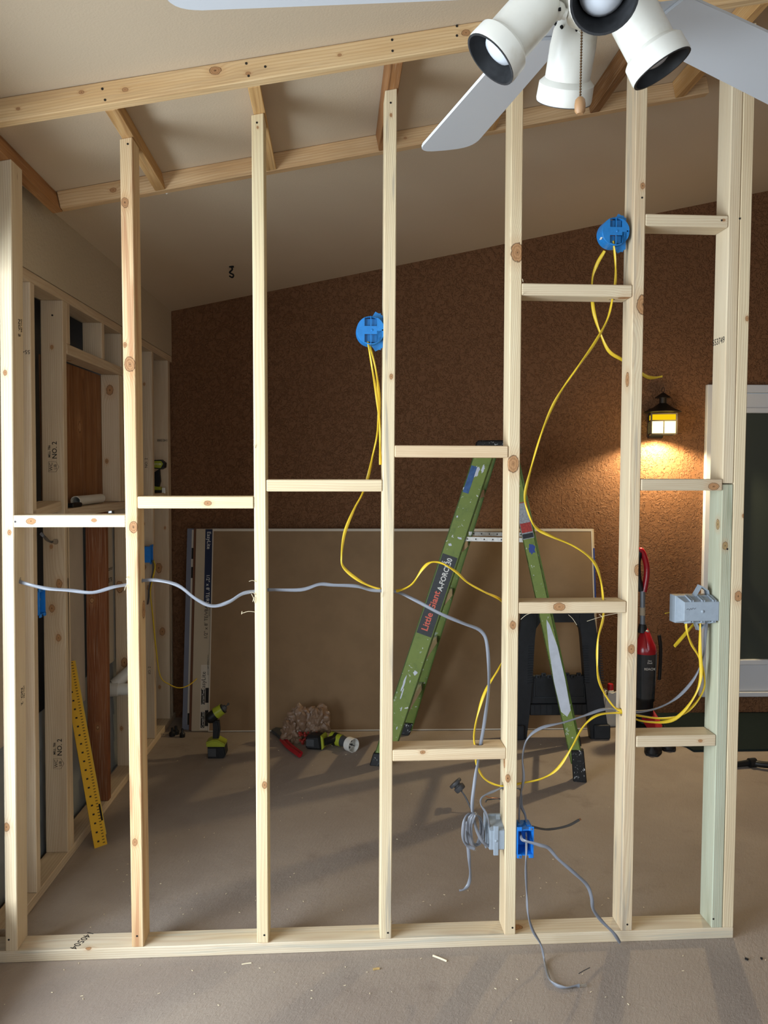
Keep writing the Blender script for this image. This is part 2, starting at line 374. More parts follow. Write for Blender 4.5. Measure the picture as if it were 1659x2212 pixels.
stud(6, .888, .887, wood('pine_six', 'dcc9a2', 'ccb189', [kf(2.14, .017, .022), kf(1.005, -.002, .011), kf(2.52, .008, .007), kl(1.9, -.01, .016), kr(1.3, 0, .01), kf(1.27, .018, .014)], 6, 950, '8b8377', .55, wild=1.5), holes=[(h6, .04, .014)])
stud(7, 1.203, 1.203, wood('pine_seven', 'd9c9a8', 'cbb48c', [kl(1.75, .02, .008), kl(2.2, 0, .006)], 7, 900), z0=1.558, label='untreated upper stud resting on the green treated one')
stud(8, 1.203, 1.203, wood('treated_pine', 'b3bda4', '9da184', [kf(1.35, -.004, .009), kl(1.42, -.02, .012), kl(.7, .01, .006)], 8, 900, '747a58', .6, kcol='5d6b45'), z1=1.555, label='green pressure-treated lower stud')
stud(9, 1.2425, 1.2425, wood('pine_nine', 'ddcba3', 'cfb88e', [kf(1.18, .006, .012), kf(1.45, .017, .005), kf(2.1, .012, .006)], 9, 900))
M_BLK = [wood('pine_block_%d' % i, a, b, k, 20+i, f, wild=w_) for i, (a, b, k, f, w_) in enumerate((
    ('e8dcc0', 'd9c8a4', [(.055, -SD/2, 0, .010), (.25, -SD/2, .003, .006)], 800, 1.2), ('e6d3a9', 'd9c08f', [(.22, -SD/2, -.002, .008)], 900, 1.6),
    ('e3cfa6', 'd6bd90', [], 800, .8), ('e0c79f', 'cfae80', [], 1100, .8), ('e0c9a0', 'd0b185', [(.1, -SD/2, .01, .006)], 1000, 1.3),
    ('dfcaa4', 'cdb38a', [(.135, -SD/2, .003, .013)], 1000, 1.4), ('dccba8', 'cdb793', [(.345, -SD/2+.02, -.019, .014)], 900, 1.0),
    ('d8c7a5', 'c9b48f', [(.26, -SD/2, .004, .004)], 850, .7), ('cbbb9c', 'b9a684', [(.245, -SD/2, -.005, .012)], 1000, 1.0), ('d9c9ab', 'c6b08a', [(.22, -SD/2, .0, .005)], 900, 1.3)))]
def block(x0, x1, z0, z1, m, y=0, ny=0):
    h = (z0+z1)/2; t = .0381
    return beam('blocking', MW @ V(x0, SD/2+y, h), MW @ V(x1, SD/2+y, h), MW.to_3x3() @ V(0, 1, 0), SD, t, m, wallroot)
BL = [block(-1.094, -.7455, 1.416, 1.454, M_BLK[0]), block(-.7065, -.341, 1.476, 1.513, M_BLK[1], -.003), block(-.300, .072, 1.530, 1.568, M_BLK[2]),
      block(.112, .4825, 1.641, 1.679, M_BLK[3], -.002), block(.108, .486, .640, .678, M_BLK[4]), block(.524, .886, 1.127, 1.165, M_BLK[5], .001),
      block(.522, .886, 2.165, 2.203, M_BLK[6]), block(.926, 1.202, 2.394, 2.432, M_BLK[7]), block(.927, 1.202, 1.534, 1.572, M_BLK[8], -.004), block(.928, 1.202, .672, .709, M_BLK[9], -.001)]
def vhole(o, u, v, r=.01):
    p = at(u, v, .045); drill(o, [(p+V(0, 0, .1), p-V(0, 0, .1), r)])
vhole(BL[4], 1034, 1625, .016); vhole(BL[5], 1303, 1310); vhole(BL[6], 1322, 640)
# nail heads driven into the frame
def nail(parent, P, n, r=.0034):
    b = NB(); P = Vector(P); n = Vector(n).normalized(); cyl(b, P-n*.004, P+n*.0006, r, n=8); o = obj('nail', b, M_NAIL, parent, Matrix.Translation(P) if False else I4, world=False); return o
NF = MW.to_3x3() @ V(0, -1, 0)
for k, uv in ((1, (19, 2030)), (2, (296, 2022)), (3, (571, 2020)), (4, (838, 2015)), (5, (1107, 2004)), (6, (1355, 1997)), (8, (1541, 1985)), (8, (1571, 1186)), (2, (276, 311)), (3, (555, 265)), (4, (844, 222)), (9, (1598, 472)), (6, (1387, 427))):
    nail(STUDS[k][0], at(uv[0], uv[1], 0), NF)
nail(BL[0], at(33, 1127, 0), NF); nail(BL[7], at(1559, 476, 0), NF); nail(BL[9], at(1517, 1600, 0), NF)
# lumber stamps
UPV = V(0, 0, 1)
def side_frame(P, nrm, up): # text frame: z = nrm, y = up
    nrm = Vector(nrm).normalized(); up = Vector(up).normalized(); x = up.cross(nrm); return frm(P, x, up)
XWv = MW.to_3x3() @ V(1, 0, 0)
p = MW @ V(-.92, .05, SW+.0004); text('stamp', '140504', .034, frm(p, MW.to_3x3() @ V(-.35, -1, 0), MW.to_3x3() @ V(1, -.35, 0)), M_INK, bpl)
p = MW @ V(1.2026, .05, hz(1552, 738, .05)); text('stamp', '553749', .030, side_frame(p, -XWv, UPV), M_INK, STUDS[7][0], sx=.95)
for zz in (hz(28, 700, .04), hz(40, 1500, .04)):
    f_ = side_frame(MW @ V(-1.148+SW+.0004+(.033*(zz-.04)/2.4), .055, zz), XWv, V(0, 0, 1)) @ Rz(-PI/2)
    text('stamp', 'MILL 786', .011, f_ @ T(0, .014, 0), M_INK, STUDS[1][0]); text('stamp', 'NO. 2', .022, f_ @ T(.01, -.004, 0), M_INK, STUDS[1][0])
# splinters left by drilling
M_SPL = flat('fresh_splinter', 'e7d9b8', .8)
def splinter(parent, uv0, uv1, r=.0009, y=-.001, y2=-.01):
    b = NB(); P0 = at(uv0[0], uv0[1], y); P1 = at(uv1[0], uv1[1], y2); m = (P0+P1)/2+V(0, 0, .004); sweep(b, [P0, m, P1], r*2, n=5, k=3)
    b.transform(wm(parent).inverted()); obj('splinter', b, M_SPL, parent)
for a, b, s in (((553, 1257), (538, 1256), 3), ((552, 1285), (540, 1280), 3), ((551, 1303), (543, 1283), 3), ((551, 1322), (522, 1325), 3), ((523, 1321), (522, 1327), 3), ((551, 968), (548, 961), 3), ((551, 1290), (546, 1300), 3), ((275, 1247), (273, 1252), 2), ((274, 1264), (269, 1275), 2), ((824, 1290), (823, 1280), 4), ((1130, 609), (1128, 603), 5), ((1128, 637), (1131, 634), 5)):
    splinter(STUDS[s][0], a, b)
for a, b in (((1345, 1323), (1268, 1342)), ((1125, 1338), (1148, 1324)), ((1294, 1328), (1302, 1336)), ((1246, 1350), (1228, 1328))): splinter(BL[5], a, b, .0006)

# ------------------------------------------------------------------ ladder-shaped frame on the ceiling
cr = thing('overhead_rail_frame', MW @ T(.1, .14, ceil_z(.1)-.0), 'pale pine ladder-shaped frame of two rails and cross blocks screwed to the sloped ceiling', 'ceiling frame')
W_RA = wood('pine_rail_front', 'e0c394', 'd0aa76', [(.80, -.019, -.005, .004), (1.36, -.019, .012, .011), (1.45, -.019, -.01, .005), (.98, -.019, .012, .005), (1.10, -.019, 0, .006), (2.1, -.019, .005, .009), (1.72, -.019, .0, .004), (.22, -.019, 0, .008)], 31, 700, '9f7c58', .3, pale=.03)
W_RB = wood('pine_rail_rear', 'd3b48a', 'c29d70', [(.2, -.019, 0, .008), (.75, -.019, .01, .005), (1.3, -.019, 0, .004)], 32, 700, '8a6a48', .25, pale=0)
RH = .0635
def railpt(x, y, top=0):
    p = MW @ V(x, y, 0); return V(p.x, p.y, ceil_z(p.x)-RH/2/math.cos(SL)-.0005)
up_ = V(-math.sin(SL), 0, math.cos(SL))
def frail_y(x): return -.196+.036*x
def rrail_y(x): return .480+.020*x
beam('front_rail', railpt(-1.75, frail_y(-1.75)+.019), railpt(2.45, frail_y(2.45)+.019), (0, 1, 0), SW, RH, W_RA, cr)
beam('rear_rail', railpt(-1.0885, rrail_y(-1.0885)+.019), railpt(1.36, rrail_y(1.36)+.019), (0, 1, 0), SW, RH, W_RB, cr)
CM = [wood('cross_%d' % i, a, b, [], 40+i, 900, '6b4526', s, wild=1.2, pale=0) for i, (a, b, s) in enumerate((('b8895a', '9a6b40', .5), ('c9a36f', 'b08550', .3), ('cfa76f', 'b58a55', .3), ('a9784a', '7d5230', .8), ('c9a36f', 'b08550', .3), ('8d6238', '63401f', .9), ('c8a06a', 'b08550', .2)))]
for i, x in enumerate((-1.118, -.747, -.341, .078, .482, .887, 1.222)):
    y0 = frail_y(x)+.0381; y1 = rrail_y(x) if i < 6 else rrail_y(x)
    if i == 0: x -= .01; y0 = frail_y(x)+.0381; y1 = rrail_y(x)+.038
    c = x+SW/2; beam('cross_block', railpt(c, y0+.0004), railpt(c, y1-.0004), (math.cos(SL), 0, math.sin(SL)), SW, RH, CM[i], cr)
FR = [o for o in bpy.data.objects if o.name.startswith('front_rail')][0]
for u, v in ((221, 192), (227, 216), (532, 137), (537, 164), (847, 86), (848, 110), (573, 144), (987, 56), (987, 77)):
    yy = 0; P = at(u, v, -.19)
    for _ in range(3): P = at(u, v, frail_y(wl(P).x)-.0)
    nail(FR, P, (0, -1, 0), .0038)
RR = [o for o in bpy.data.objects if o.name.startswith('rear_rail')][0]

# ------------------------------------------------------------------ framed window wall on the left
lw = thing('rough_opening_frame', T(XL-SD/2, 1.25, 0), 'shaded pine framed wall on the left with header, sill and boarded window opening', 'wall frame')
XC = XL-SD/2
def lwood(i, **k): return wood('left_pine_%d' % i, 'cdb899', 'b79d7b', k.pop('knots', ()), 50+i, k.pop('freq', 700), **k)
def lstud(y0, z0, z1, m, name='stud', w=SW, y1=None):
    y1 = y0 if y1 is None else y1
    return beam(name, V(XC, y0+w/2, z0), V(XC, y1+w/2, z1), (0, 1, 0), w, SD, m, lw)
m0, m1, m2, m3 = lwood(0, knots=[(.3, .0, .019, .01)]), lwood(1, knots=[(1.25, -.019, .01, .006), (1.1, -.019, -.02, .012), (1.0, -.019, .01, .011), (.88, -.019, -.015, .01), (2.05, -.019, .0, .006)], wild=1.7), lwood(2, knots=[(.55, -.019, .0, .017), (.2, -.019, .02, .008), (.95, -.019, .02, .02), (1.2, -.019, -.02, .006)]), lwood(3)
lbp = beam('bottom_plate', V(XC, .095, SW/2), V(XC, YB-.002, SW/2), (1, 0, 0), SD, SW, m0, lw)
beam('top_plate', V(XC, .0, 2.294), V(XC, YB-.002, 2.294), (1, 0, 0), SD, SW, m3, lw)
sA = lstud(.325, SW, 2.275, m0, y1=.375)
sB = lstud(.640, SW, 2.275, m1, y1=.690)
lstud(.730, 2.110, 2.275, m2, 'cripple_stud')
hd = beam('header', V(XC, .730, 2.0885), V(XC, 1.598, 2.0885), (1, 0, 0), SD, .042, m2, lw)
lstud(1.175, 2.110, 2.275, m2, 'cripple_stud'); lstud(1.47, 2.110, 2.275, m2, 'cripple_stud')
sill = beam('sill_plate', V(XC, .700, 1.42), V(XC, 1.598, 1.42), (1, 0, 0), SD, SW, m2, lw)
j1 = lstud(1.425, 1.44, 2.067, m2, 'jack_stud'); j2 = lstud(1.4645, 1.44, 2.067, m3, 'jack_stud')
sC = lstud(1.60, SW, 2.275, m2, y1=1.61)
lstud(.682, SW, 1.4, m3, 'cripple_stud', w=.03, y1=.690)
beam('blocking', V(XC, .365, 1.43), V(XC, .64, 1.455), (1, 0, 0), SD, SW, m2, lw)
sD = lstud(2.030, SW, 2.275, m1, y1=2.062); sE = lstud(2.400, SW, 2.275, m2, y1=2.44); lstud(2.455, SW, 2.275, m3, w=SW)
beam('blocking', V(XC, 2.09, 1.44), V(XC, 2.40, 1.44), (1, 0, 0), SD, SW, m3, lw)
drill(sB, [(onY(115, 1171, .6), onY(115, 1171, .8)+V(0, .1, 0), .012)])
for s, uv in ((sB, (113, 681)), (sB, (102, 745)), (sB, (127, 749)), (sB, (132, 816)), (sC, (267, 1297)), (sC, (260, 1640)), (sB, (127, 1826))):
    y = (wm(s).translation.y-SW/2+ (.048 if s is sB and uv[1] < 900 else .005)); nail(s, onY(uv[0], uv[1], y), (0, -1, 0), .004)
LT = .05/2.237
def stampNo2(parent, uv, y, big=1.0, s='NO. 2'):
    P = onY(uv[0], uv[1], y); f_ = side_frame(P, (0, -1, LT), (0, LT, 1)) @ Rz(PI/2)
    text('stamp', 'MILL 786', .013*big, f_ @ T(.0, .017*big, 0), M_INK, parent, bold=.0002); text('stamp', s, .027*big, f_ @ T(.005, -.004*big, 0), M_INK, parent, bold=.0003)
    text('stamp', 'WC', .019*big, f_ @ T(-.062*big, .011*big, 0), M_INK, parent); text('stamp', 'LIB', .016*big, f_ @ T(-.062*big, -.006*big, 0), M_INK, parent)
    b = NB(); q = [(-.083, .021), (-.041, .021), (-.041, -.008), (-.062, -.02), (-.083, -.008)]
    for a, c in zip(q, q[1:]+q[:1]): sweep(b, [V(a[0], a[1], 0)*big, V(c[0], c[1], 0)*big], .0012, .0006, n=4, k=0)
    obj('stamp', b, M_INK, parent, f_)
def ysB(z): return .640+.05*(z-SW)/(2.275-SW)-.0004
for uv in ((113, 975), (124, 1617)):
    z = onY(uv[0], uv[1], .66).z; stampNo2(sB, (uv[0]+3, uv[1]), ysB(z), 1.0)
P = onY(53, 760, .36); z = P.z; text('stamp', '55406', .020, side_frame(onY(50, 760, .325+.05*(z-.038)/2.237-.0005), (0, -1, LT), (0, -LT, -1)), M_INK, sA)
text('stamp', '140388', .022, side_frame(onY(351, 951, 2.400+.04*.7-.0008), (0, -1, 0), (0, 0, -1)), M_INK, sE)
text('stamp', 'NO. 2', .022, side_frame(onY(316, 1000, 2.030+.032*.7-.0008), (0, -1, 0), (0, 0, 1)) @ Rz(PI/2), M_INK, sD)
text('stamp', 'NO. 2', .022, side_frame(onY(323, 1450, 2.030+.032*.2-.0008), (0, -1, 0), (0, 0, 1)) @ Rz(PI/2), M_INK, sD)
# plywood in the opening
pm = wood('plywood_face', '8a5c36', '75492a', [(.35, .05, .007, .022), (.05, -.1, .007, .01), (.6, .1, .007, .012)], 70, 260, '6d4322', .5, wild=3.0, pale=0)
b = NB(); bx(b, 0, .62, -.37, .37, -.007, .007)
tag(obj('plywood_panel', b, pm, None, frm((XL-SD-.0075, 1.072, 1.442), (0, 0, 1), (0, 1, 0))), 'reddish brown plywood panel closing the framed window opening', 'plywood')
# reddish cedar board behind the framing
cm = wood('cedar', '86502f', '6d3a20', [(.95, -.01, .02, .012), (.35, -.01, .0, .01)], 71, 520, '5e3018', .4, wild=1.8, pale=0)
o = beam('cedar_board', V(XC+.004, 1.165, .0385), V(XC+.004, 1.185, 1.4), (0, 1, 0), .036, .095, cm, None); tag(o, 'reddish-brown cedar board standing upright under the window sill', 'board')
# ================================================================== DOOR in the back wall
M_DOOR = flat('door_paint', 'c9c9c9', .4); M_ALU = flat('brushed_metal', 'b9b7b2', .3, .9)
dr = tag(bpy.data.objects.new('door_1', None), None, None, None, 'structure'); put(dr, T(DX0, YB, DZ0))
b = NB(); bx(b, DX0, DX0+.055, YB-.03, YB+.1, DZ0, DZ1, bev=.003); bx(b, DX1-.055, DX1, YB-.03, YB+.1, DZ0, DZ1, bev=.003); bx(b, DX0+.055, DX1-.055, YB-.03, YB+.1, DZ1-.05, DZ1, bev=.003); bx(b, DX0+.055, DX1-.055, YB-.03, YB+.1, DZ0, DZ0+.03, bev=.003); obj('door_frame', b, M_DOOR, dr, world=True)
gx0, gx1, gz0, gz1 = 2.415, 3.12, .365, 1.975
b = NB(); yf = YB-.012
bx(b, DX0+.058, gx0, yf, yf+.045, .155, 2.10, bev=.002); bx(b, gx1, DX1-.058, yf, yf+.045, .155, 2.10, bev=.002); bx(b, gx0, gx1, yf, yf+.045, .155, gz0-.035, bev=.002); bx(b, gx0, gx1, yf, yf+.045, gz1+.03, 2.10, bev=.002)
leaf = obj('door_leaf', b, M_DOOR, dr, world=True)
b = NB(); e_ = .035
for q in ((gx0, gx0+.02, gz0-e_, gz1+e_), (gx1-.02, gx1, gz0-e_, gz1+e_), (gx0, gx1, gz0-e_, gz0), (gx0, gx1, gz1, gz1+e_)): bx(b, q[0], q[1], yf-.012, yf+.02, q[2], q[3], bev=.004)
obj('glazing_bead', b, M_DOOR, leaf, world=True)
g = NT('dark_door_glass', .08, 0, .5); g.base(lin('3b413b')); b = NB(); bx(b, gx0+.01, gx1-.01, yf+.012, yf+.02, gz0-.01, gz1+.01); obj('door_glass', b, g.m, leaf, world=True)
for z, r in ((1.20, .028), (1.062, .03)):
    b = NB(); M = frm((DX0+.062+.012, yf-.002, z), (1, 0, 0), (0, 0, 1)); lathe(b, [(0, 0), (r, 0), (r, .008), (.012, .012), (.012, .03), (r*.9, .04), (r*.95, .055), (r*.6, .066), (0, .068)], 20, M); obj('door_knob', b, M_ALU, leaf, world=True, smooth=True)
# green mat
b = NB(); prism(b, [(1.78, 2.545), (1.80, 2.0), (1.89, 1.92), (1.90, 1.84), (3.4, 1.86), (3.4, 2.545)], .0003, .012, bev=.003)
t = NT('mat_pile', .95, 0, .1); t.base(t.mix(t.noise(t.obj(), 120, 3), lin('1b2322'), lin('252e2d'))).bump(t.noise(t.obj(), 400, 2), .8, .003)
tag(obj('floor_mat', b, t.m, world=True), 'dark green mat on the floor in front of the white door', 'mat')

# ================================================================== WALL LANTERN (lit)
LM = flat('lantern_metal', '231d18', .5, .5)
lc = V(1.905, YB-.125, 1.83)
ln = thing('wall_lantern', (lc.x, YB, lc.z), 'lit black wall lantern with yellow glass panes on the brown stucco', 'lantern')
b = NB(); s = .075; hh = .125
for x in (-s, s):
    for y in (-s, s): bx(b, x-.005, x+.005, y-.005, y+.005, 0, hh+.005)
for z in (0, hh, hh*.66):
    for a in range(4):
        M = Rz(a*PI/2); bx(b, -s, s, -s-.004, -s+.004, z-.004, z+.004, M=M)
for a in range(4): bx(b, -.003, .003, -s-.003, -s+.003, 0, hh*.66, M=Rz(a*PI/2))
b.transform(Rz(R(-14))); obj('cage', b, LM, ln, T(*lc))
gl = NT('lit_amber_glass'); e = gl.node('ShaderNodeEmission'); gz = gl.node('ShaderNodeSeparateXYZ'); gl.set(gz.inputs[0], gl.obj())
gl.set(e.inputs[0], gl.mix(gl.sstep(gz.outputs[2], .080, .084), lin('ffe98a'), lin('ffd214'))); gl.set(e.inputs[1], gl.math('MULTIPLY_ADD', gl.sstep(gz.outputs[2], .084, .080), 3.2, .95)); gl.l.new(e.outputs[0], gl.out.inputs[0])
for a in range(4):
    for x0, x1, z0, z1 in ((-s+.005, -.003, .005, hh*.66-.004), (.003, s-.005, .005, hh*.66-.004), (-s+.005, s-.005, hh*.66+.004, hh-.004)):
        b = NB(); bx(b, x0, x1, -s+.004, -s+.007, z0, z1, M=Rz(R(-14)+a*PI/2)); obj('glass_pane', b, gl.m, ln, T(*lc))
b = NB(); lathe(b, [(0, .262), (.012, .258), (.048, .232), (.05, .229), (.022, .230), (.022, .195), (.03, .19), (.06, .168), (.112, .142), (.113, .138), (.085, .140), (0, .145)], 28); obj('roof', b, LM, ln, T(*lc), smooth=True)
b = NB(); pts = [V(.009*math.sin(t*PI/8), 0, .278-.016*math.cos(t*PI/8)) for t in range(17)]; sweep(b, pts, .004, n=6, k=0); obj('hanging_loop', b, LM, ln, T(*lc), smooth=True)
b = NB(); bx(b, -.05, .05, .11, .1245, -.02, .17, bev=.006); sweep(b, [V(0, .12, .15), V(0, .09, .17), V(0, .05, .16)], .016, n=8); obj('back_plate', b, LM, ln, T(*lc))
bl = bpy.data.lights.new('lantern_bulb', 'SPOT'); bl.energy = 75; bl.color = (1, .79, .46); bl.shadow_soft_size = .025; bl.spot_size = R(150); bl.spot_blend = .35
bo = bpy.data.objects.new('lantern_bulb', bl); C.objects.link(bo); bo.location = lc+V(0, .0, -.012)
bl2 = bpy.data.lights.new('lantern_side_glow', 'POINT'); bl2.energy = 6.5; bl2.color = (1, .72, .34); bl2.shadow_soft_size = .09
bo2 = bpy.data.objects.new('lantern_side_glow', bl2); C.objects.link(bo2); bo2.location = lc+V(0, -.17, .06)

# ================================================================== CEILING FAN
HB = V(.355, -1.315, 2.355)
M_FAN = flat('fan_white', 'c3c7cc', .45); M_SHADE = NT('aged_white_enamel', .35)
t = M_SHADE; t.base(t.mix(t.sstep(t.noise(t.obj(), 14, 4, .6), .5, .8), lin('d6d4cb'), lin('bfb59f'))); M_SHADE = t.m
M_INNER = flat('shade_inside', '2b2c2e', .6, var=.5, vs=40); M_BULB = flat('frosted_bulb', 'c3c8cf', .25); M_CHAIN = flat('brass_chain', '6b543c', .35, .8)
fan = thing('ceiling_fan', T(HB.x, HB.y, ceil_z(HB.x)), 'white ceiling fan with five blades, four spot lamps and a pull chain', 'ceiling fan')
b = NB(); top = ceil_z(HB.x)-HB.z-.012
lathe(b, [(0, top), (.07, top), (.065, top-.05), (.018, top-.07), (.018, .17), (.03, .165), (.115, .14), (.13, .10), (.13, .05), (.10, .02), (.07, .01), (0, .01)], 32); obj('motor_housing', b, M_FAN, fan, T(*HB), smooth=True)
b = NB(); lathe(b, [(0, .012), (.05, .010), (.052, -.02), (.036, -.04), (.034, -.055), (.02, -.065), (0, -.068)], 28); obj('light_fitter', b, M_SHADE, fan, T(*HB), smooth=True)
AZ0 = 31.5
for i in range(5):
    M = T(*HB) @ Rz(R(AZ0+72*i)) @ Rx(R(-11)); b = NB()
    n = 12; r0, r1, w0, w1 = .17, .672, .052, .069
    poly = [(r0, -w0)] + [(r0+(r1-.045-r0)*k/4, -(w0+(w1-w0)*k/4)) for k in range(1, 5)]
    poly += [(r1-.045+.045*math.sin(a*PI/2/6)**.9, -w1*math.cos(a*PI/2/6)**.55 if a < 6 else 0) for a in range(1, 7)]
    poly += [(r1-.045+.045*math.sin(a*PI/2/6)**.9, w1*math.cos(a*PI/2/6)**.55) for a in range(5, 0, -1)]
    poly += [(r0+(r1-.045-r0)*k/4, (w0+(w1-w0)*k/4)) for k in range(4, 0, -1)] + [(r0, w0)]
    prism(b, poly, -.003, .003, bev=.001); bl_ = obj('blade', b, M_FAN, fan, M)
    b = NB(); prism(b, [(.09, -.014), (.15, -.016), (.19, -.045), (.24, -.03), (.255, 0), (.24, .03), (.19, .045), (.15, .016), (.09, .014)], .0033, .007); bx(b, .09, .15, -.012, .012, .002, .03); obj('blade_iron', b, M_FAN, bl_, M)
LAZ = [(180, .062, .153, -.12), (92, .055, .135, -.12), (-6, .048, .112, -.135), (262, .062, .15, -.11)]
for az, r0, r1, z1 in LAZ:
    a = R(az); dr_ = V(math.cos(a), math.sin(a), 0); z0 = -.018
    A_ = HB+dr_*r0+V(0, 0, z0); B2 = HB+dr_*r1+V(0, 0, z1); ax = (B2-A_).normalized(); L = (B2-A_).length
    M = frm(A_, ax.orthogonal(), ax.cross(ax.orthogonal())); b = NB(); s = 1.0
    lathe(b, [(0, 0), (.018, .002), (.03, .010), (.036, .024), (.038, .045), (.038, L-.036), (.0405, L-.034), (.0465, L-.028), (.0475, L-.004), (.0465, L), (.0455, L), (.0445, L-.006), (.037, L-.03), (.036, .03), (0, .02)], 36, M)
    sh = obj('lamp_shade', b, M_SHADE, fan, I4, smooth=True)
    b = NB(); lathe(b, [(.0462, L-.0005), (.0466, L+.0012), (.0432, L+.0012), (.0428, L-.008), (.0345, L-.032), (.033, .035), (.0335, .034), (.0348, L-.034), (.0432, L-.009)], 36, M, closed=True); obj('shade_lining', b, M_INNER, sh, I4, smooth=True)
    b = NB(); lathe(b, [(0, L-.008), (.012, L-.0095), (.024, L-.015), (.032, L-.027), (.030, L-.050), (.014, L-.085), (0, L-.085)], 24, M); obj('bulb', b, M_BULB, sh, I4, smooth=True)
    b = NB(); sweep(b, [HB+dr_*.035+V(0, 0, -.05), HB+dr_*.052+V(0, 0, -.045), A_+ax*.004], .016, n=10); ball(b, HB+dr_*.05+V(0, 0, -.045), .014); obj('swivel_arm', b, M_SHADE, fan, I4, smooth=True)
    b = NB()
    for k in range(8):
        q = k*PI/4+.3; P = M @ V(.034*math.cos(q), .034*math.sin(q), .0165); N_ = (M.to_3x3() @ V(math.cos(q), math.sin(q), -.75)).normalized(); cyl(b, P-N_*.003, P+N_*.0022, .0026, n=8)
    obj('vent_hole', b, M_DARK, sh, I4)
# pull chain
cx = onP(1257, 70, HB+V(0, -.02, 0), (0, 1, 0)); ce = onP(1253, 229, HB+V(0, -.02, 0), (0, 1, 0)); ct = V(cx.x, cx.y, HB.z-.05)
b = NB(); n = int((ct.z-ce.z)/.0042)
for i in range(n):
    p = ct.lerp(ce, i/n); bmesh.ops.create_icosphere(b, subdivisions=1, radius=.0021, matrix=T(*p))
sweep(b, [ct, ce], .0012, n=4, k=0); obj('pull_chain', b, M_CHAIN, fan, I4)
b = NB(); lathe(b, [(0, .013), (.004, .013), (.0075, .009), (.0085, .002), (.008, -.008), (.005, -.012), (0, -.012)], 18, T(*ce)); obj('pull_knob', b, flat('turned_wood_knob', '9c7752', .5), fan, I4, smooth=True)

# ================================================================== ELECTRICAL BOXES
def round_box(uv, k, lab, ang=0, r=.0455, depth=.055, cutang=0):
    P = at(uv[0], uv[1], .012); M = MW @ T(*wl(P))            # face looks back at the camera, body goes away
    rt = thing('round_box', M, lab, 'electrical box', 'round electrical boxes')
    MM = M @ Rx(PI/2)                                         # z towards the camera
    b = NB(); n = 40; pr = []
    for i in range(n):
        a = 2*PI*i/n; rr = r
        pr.append((rr*math.cos(a), rr*math.sin(a)))
    # drum with flat back and four cable knock-outs as recesses
    lathe(b, [(r*.93, 0), (r, -.004), (r*1.03, -depth), (r*.98, -depth), (r*.9, -.006)], 40, MM, closed=True)
    pocket = [(-.021, -.001, .015, .04), (.001, .021, .015, .04), (-.021, -.001, -.04, -.012), (.001, .021, -.04, -.012)]
    xs = [-r, -.020, -.0012, .0012, .020, r]
    def chord(x): return math.sqrt(max(0, (r*.985)**2-x*x))
    # solid back plate in strips
    def seg(x0, x1, y0, y1):
        N_ = 8; top_ = [(x0+(x1-x0)*i/N_, min(y1, chord(x0+(x1-x0)*i/N_))) for i in range(N_+1)]; bot = [(x0+(x1-x0)*i/N_, max(y0, -chord(x0+(x1-x0)*i/N_))) for i in range(N_, -1, -1)]
        prism(b, top_+bot, -.003, .0, MM)
    seg(-r*.985, -.020, -1, 1); seg(.020, r*.985, -1, -.002); seg(.020, r*.78, -1, 1); seg(r*.78, r*.985, .003, 1)
    seg(-.0012, .0012, -1, 1); seg(-.020, -.0012, -.013, .013); seg(.0012, .020, -.013, .013)
    body = obj('box_body', b, M_BLUE, rt, M if False else I4)
    for x0, x1, y0, y1 in ((-.020, -.0012, .013, .037), (.0012, .020, .013, .037), (-.020, -.0012, -.037, -.013), (.0012, .020, -.037, -.013)): b = NB(); bx(b, x0, x1, y0, y1, -.012, -.009, M=MM); obj('knockout_tab', b, flat('blue_box_recess', '1c6aa6', .5), body, I4)
    b = NB(); lathe(b, [(0, .0025), (.0025, .002), (.004, 0)], 12, MM @ T(.004, 0, 0)); obj('moulding_dot', b, M_BLUE, body, I4, smooth=True)
    for sg in (1, -1):
      b = NB(); prism(b, [(-.002, sg*.036), (.016, sg*.064), (.0425, sg*.050), (.0425, 0), (.02, 0)], -.030, -.027, MM); bx(b, .018, .034, sg*.056-.0025, sg*.056+.0025, -.032, -.0269, M=MM); obj('nailing_bracket', b, M_BLUE, rt, I4)
    if k == 6:
        b = NB(); PM = MM @ T(-.036, -.022, -.018) @ Rz(R(-25)) @ Ry(R(-75)) ; bx(b, -.006, .006, -.006, .006, .008, .0092, M=PM); obj('label', b, M_WHT, body, I4)
    return rt
round_box((801, 713), 4, 'lower blue round box, on the stud left of the stepladder, two yellow cables below')
round_box((1331, 499), 6, 'blue round box high on the stud above the wall lantern, with a small white label')
# grey three-gang box on the treated stud
def PW(x, y, z): return MW @ V(x, y, z)
gb = at(1510, 1321, .0); q = wl(gb); x0, x1 = wl(at(1478, 1321, 0)).x, 1.2025; z0, z1 = q.z-.032, q.z+.032
g3 = thing('three_gang_box', PW((x0+x1)/2, .04, q.z), 'wide grey electrical box fixed to the green treated stud, yellow and grey cables below', 'electrical box')
b = NB(); D_ = .085
hexa(b, [PW(x0, 0, z0), PW(x1, 0, z0), PW(x1, 0, z1), PW(x0, 0, z1), PW(x0-.010, D_*.55, z0-.012), PW(x1, D_*.55, z0-.012), PW(x1, D_*.55, z1+.014), PW(x0-.010, D_*.55, z1+.014)], .001)
x = x0-.012; hexa(b, [PW(x, D_*.5, z0-.014), PW(x1, D_*.5, z0-.014), PW(x1, D_*.5, z1+.015), PW(x, D_*.5, z1+.015), PW(x-.002, D_, z0-.014), PW(x1, D_, z0-.014), PW(x1, D_, z1+.015), PW(x-.002, D_, z1+.015)], .001)
b.transform(wm(g3).inverted()); body = obj('box_body', b, M_GBOX, g3)
b = NB(); wsp = x1-x0
